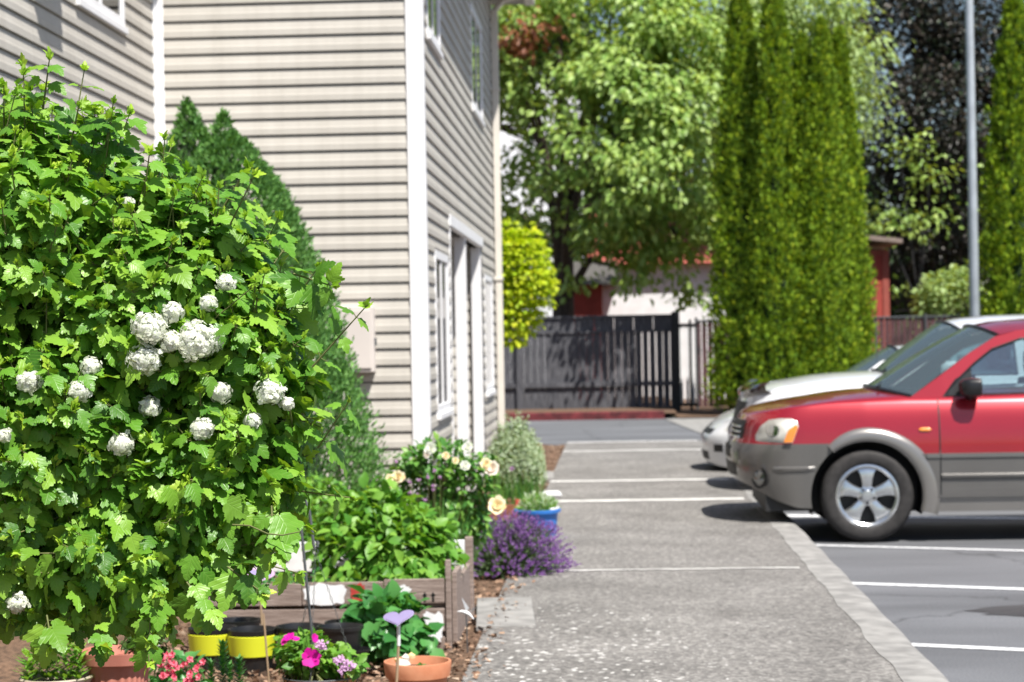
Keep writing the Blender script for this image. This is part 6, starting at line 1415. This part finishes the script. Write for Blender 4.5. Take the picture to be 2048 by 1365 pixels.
m = MB(); o_ = A(*gm.location); m.tube([A(0, 0, 0), A(.05, 0, .7), A(.1, 0, 1.3), c_ - o_], [.06, .05, .04, .02], 9)
for l in GL: m.tube([A(.1, 0, 1.2), (A(.1, 0, 1.2) + l[0] - o_) / 2 + A(0, 0, .1), l[0] - o_], [.025, .016, .006], 6)
m.build('trunk', 'bark', gm, smooth=True)
# houses seen through the leaves
def house(name, label, x0, x1, y, depth, z, roofh, wallm, roofm, wins=()):
    t = thing(name, label, 'house', ((x0 + x1) / 2, y, 0)); w = (x1 - x0) / 2
    m = MB(); m.box((-w, 0, 0), (w, depth, z)); m.build('wall', wallm, t)
    m = MB(); o = .35; m.add([(-w - o, -o, z + .01), (w + o, -o, z + .01), (w + o, depth + o, z + .01), (-w - o, depth + o, z + .01), (-w - o, depth / 2, z + roofh), (w + o, depth / 2, z + roofh)], [(0, 1, 5, 4), (2, 3, 4, 5), (0, 4, 3), (1, 2, 5), (0, 3, 2, 1)]); m.build('roof', roofm, t)
    for (a, b, c, d) in wins:
        m = MB(); m.box((a, -.04, c), (b, -.001, d)); f = m.build('window', 'white_trim', t); m = MB(); m.box((a + .08, -.05, c + .08), (b - .08, -.041, d - .08)); m.build('pane', 'window_glass', f)
    return t
hx0, hx1 = at(1205, 640, Y=52)[0], at(1440, 640, Y=52)[0]
house('white_house', 'white house with a red roof glimpsed above the board fence', hx0, hx1 + 1.5, 52, 6, at(1300, 530, Y=52)[2], 1.6, 'house_white', 'tile_red')
house('apartment_block', 'bright white block glimpsed through the leaves near the downspout', -12, at(1160, 300, Y=72)[0], 72, 8, 11, 2, 'apartment_white', 'roofing', [(1.0, 2.2, 6, 7.4), (1.0, 2.2, 3, 4.4)])
rx = at(1180, 640, Y=50)[0]
house('red_outhouse', 'dark red outbuilding behind the fence left of the white house', rx - .45, rx + .30, 50, 2.4, at(1180, 570, Y=50)[2], .6, 'shed_red', 'roofing')
a_, b_ = at(1700, 640, Y=47)[0], at(1778, 640, Y=47)[0]
sh_ = thing('red_shed', 'red garden shed with a flat overhanging roof right of the arborvitae clump', 'shed', ((a_ + b_) / 2, 47, 0)); zs = at(1760, 500, Y=47)[2]; w = (b_ - a_) / 2
m = MB(); m.box((-w, 0, 0), (w, 2.5, zs)); m.build('wall', 'shed_red', sh_)
m = MB(); m.add([(-w - .5, -.4, zs + .32), (w + .28, -.4, zs + .12), (w + .28, 2.9, zs + .12), (-w - .5, 2.9, zs + .32), (-w - .5, -.4, zs + .42), (w + .28, -.4, zs + .22), (w + .28, 2.9, zs + .22), (-w - .5, 2.9, zs + .42)], [(0, 3, 2, 1), (4, 5, 6, 7), (0, 1, 5, 4), (1, 2, 6, 5), (2, 3, 7, 6), (3, 0, 4, 7)]); m.build('roof', 'pallet_wood', sh_)
m = MB(); m.box((w - .12, -.025, 0), (w + .02, -.001, zs)); m.box((w - .32, -.015, 0), (w - .27, -.001, zs)); m.box((-w, -.02, zs - .12), (w - .13, -.001, zs)); m.build('trim', 'tile_red', sh_)
# far woods
n = 26000; a = rng.uniform(-1, 1, n); P = np.stack((a * 60 + 4, 86 + rng.random(n) * 8, rng.random(n) ** .8 * (9 + 2.2 * np.sin(a * 31) + 1.4 * np.sin(a * 77))), 1)
V, Fc = inst(OVAL, P, frames(unit(rdir(n) + A(0, 0, -.5)), unit(rdir(n) * .7 + A(0, -.5, .6))), rng.uniform(.5, .95, n)); tag(mk('distant_woods', V, Fc, 'dark_leaf', smooth=True), 'far band of dark woods behind the houses', 'woods', kind='stuff')
# ================================================================== LIGHT
sv = Vector((.335, -.48, 1.0)).normalized()
sl = bpy.data.lights.new('sun', 'SUN'); sl.energy = 5.0; sl.angle = math.radians(.5); sl.color = (1, .955, .88); so_ = bpy.data.objects.new('sun', sl); COL.objects.link(so_)
so_.rotation_euler = sv.to_track_quat('Z', 'Y').to_euler()
w = bpy.data.worlds.new('World'); scn.world = w; w.use_nodes = True; t = w.node_tree; sky = t.nodes.new('ShaderNodeTexSky'); sky.sky_type = 'NISHITA'; sky.sun_disc = False
sky.sun_elevation = math.asin(sv.z); sky.sun_rotation = math.atan2(sv.x, sv.y); sky.altitude = 100; sky.air_density = 1; sky.dust_density = 1.2; sky.ozone_density = 1
bg_ = t.nodes['Background']; t.links.new(sky.outputs[0], bg_.inputs[0]); bg_.inputs[1].default_value = .07
scn.view_settings.view_transform = 'Standard'; scn.view_settings.look = 'None'; scn.view_settings.exposure = .76; scn.view_settings.gamma = 1
scn.render.engine = 'CYCLES'; scn.cycles.use_denoising = True; scn.cycles.max_bounces = 7; scn.cycles.transparent_max_bounces = 8; scn.cycles.diffuse_bounces = 3; scn.cycles.glossy_bounces = 3
scn.cycles.sample_clamp_indirect = 6; scn.cycles.caustics_reflective = False; scn.cycles.caustics_refractive = False
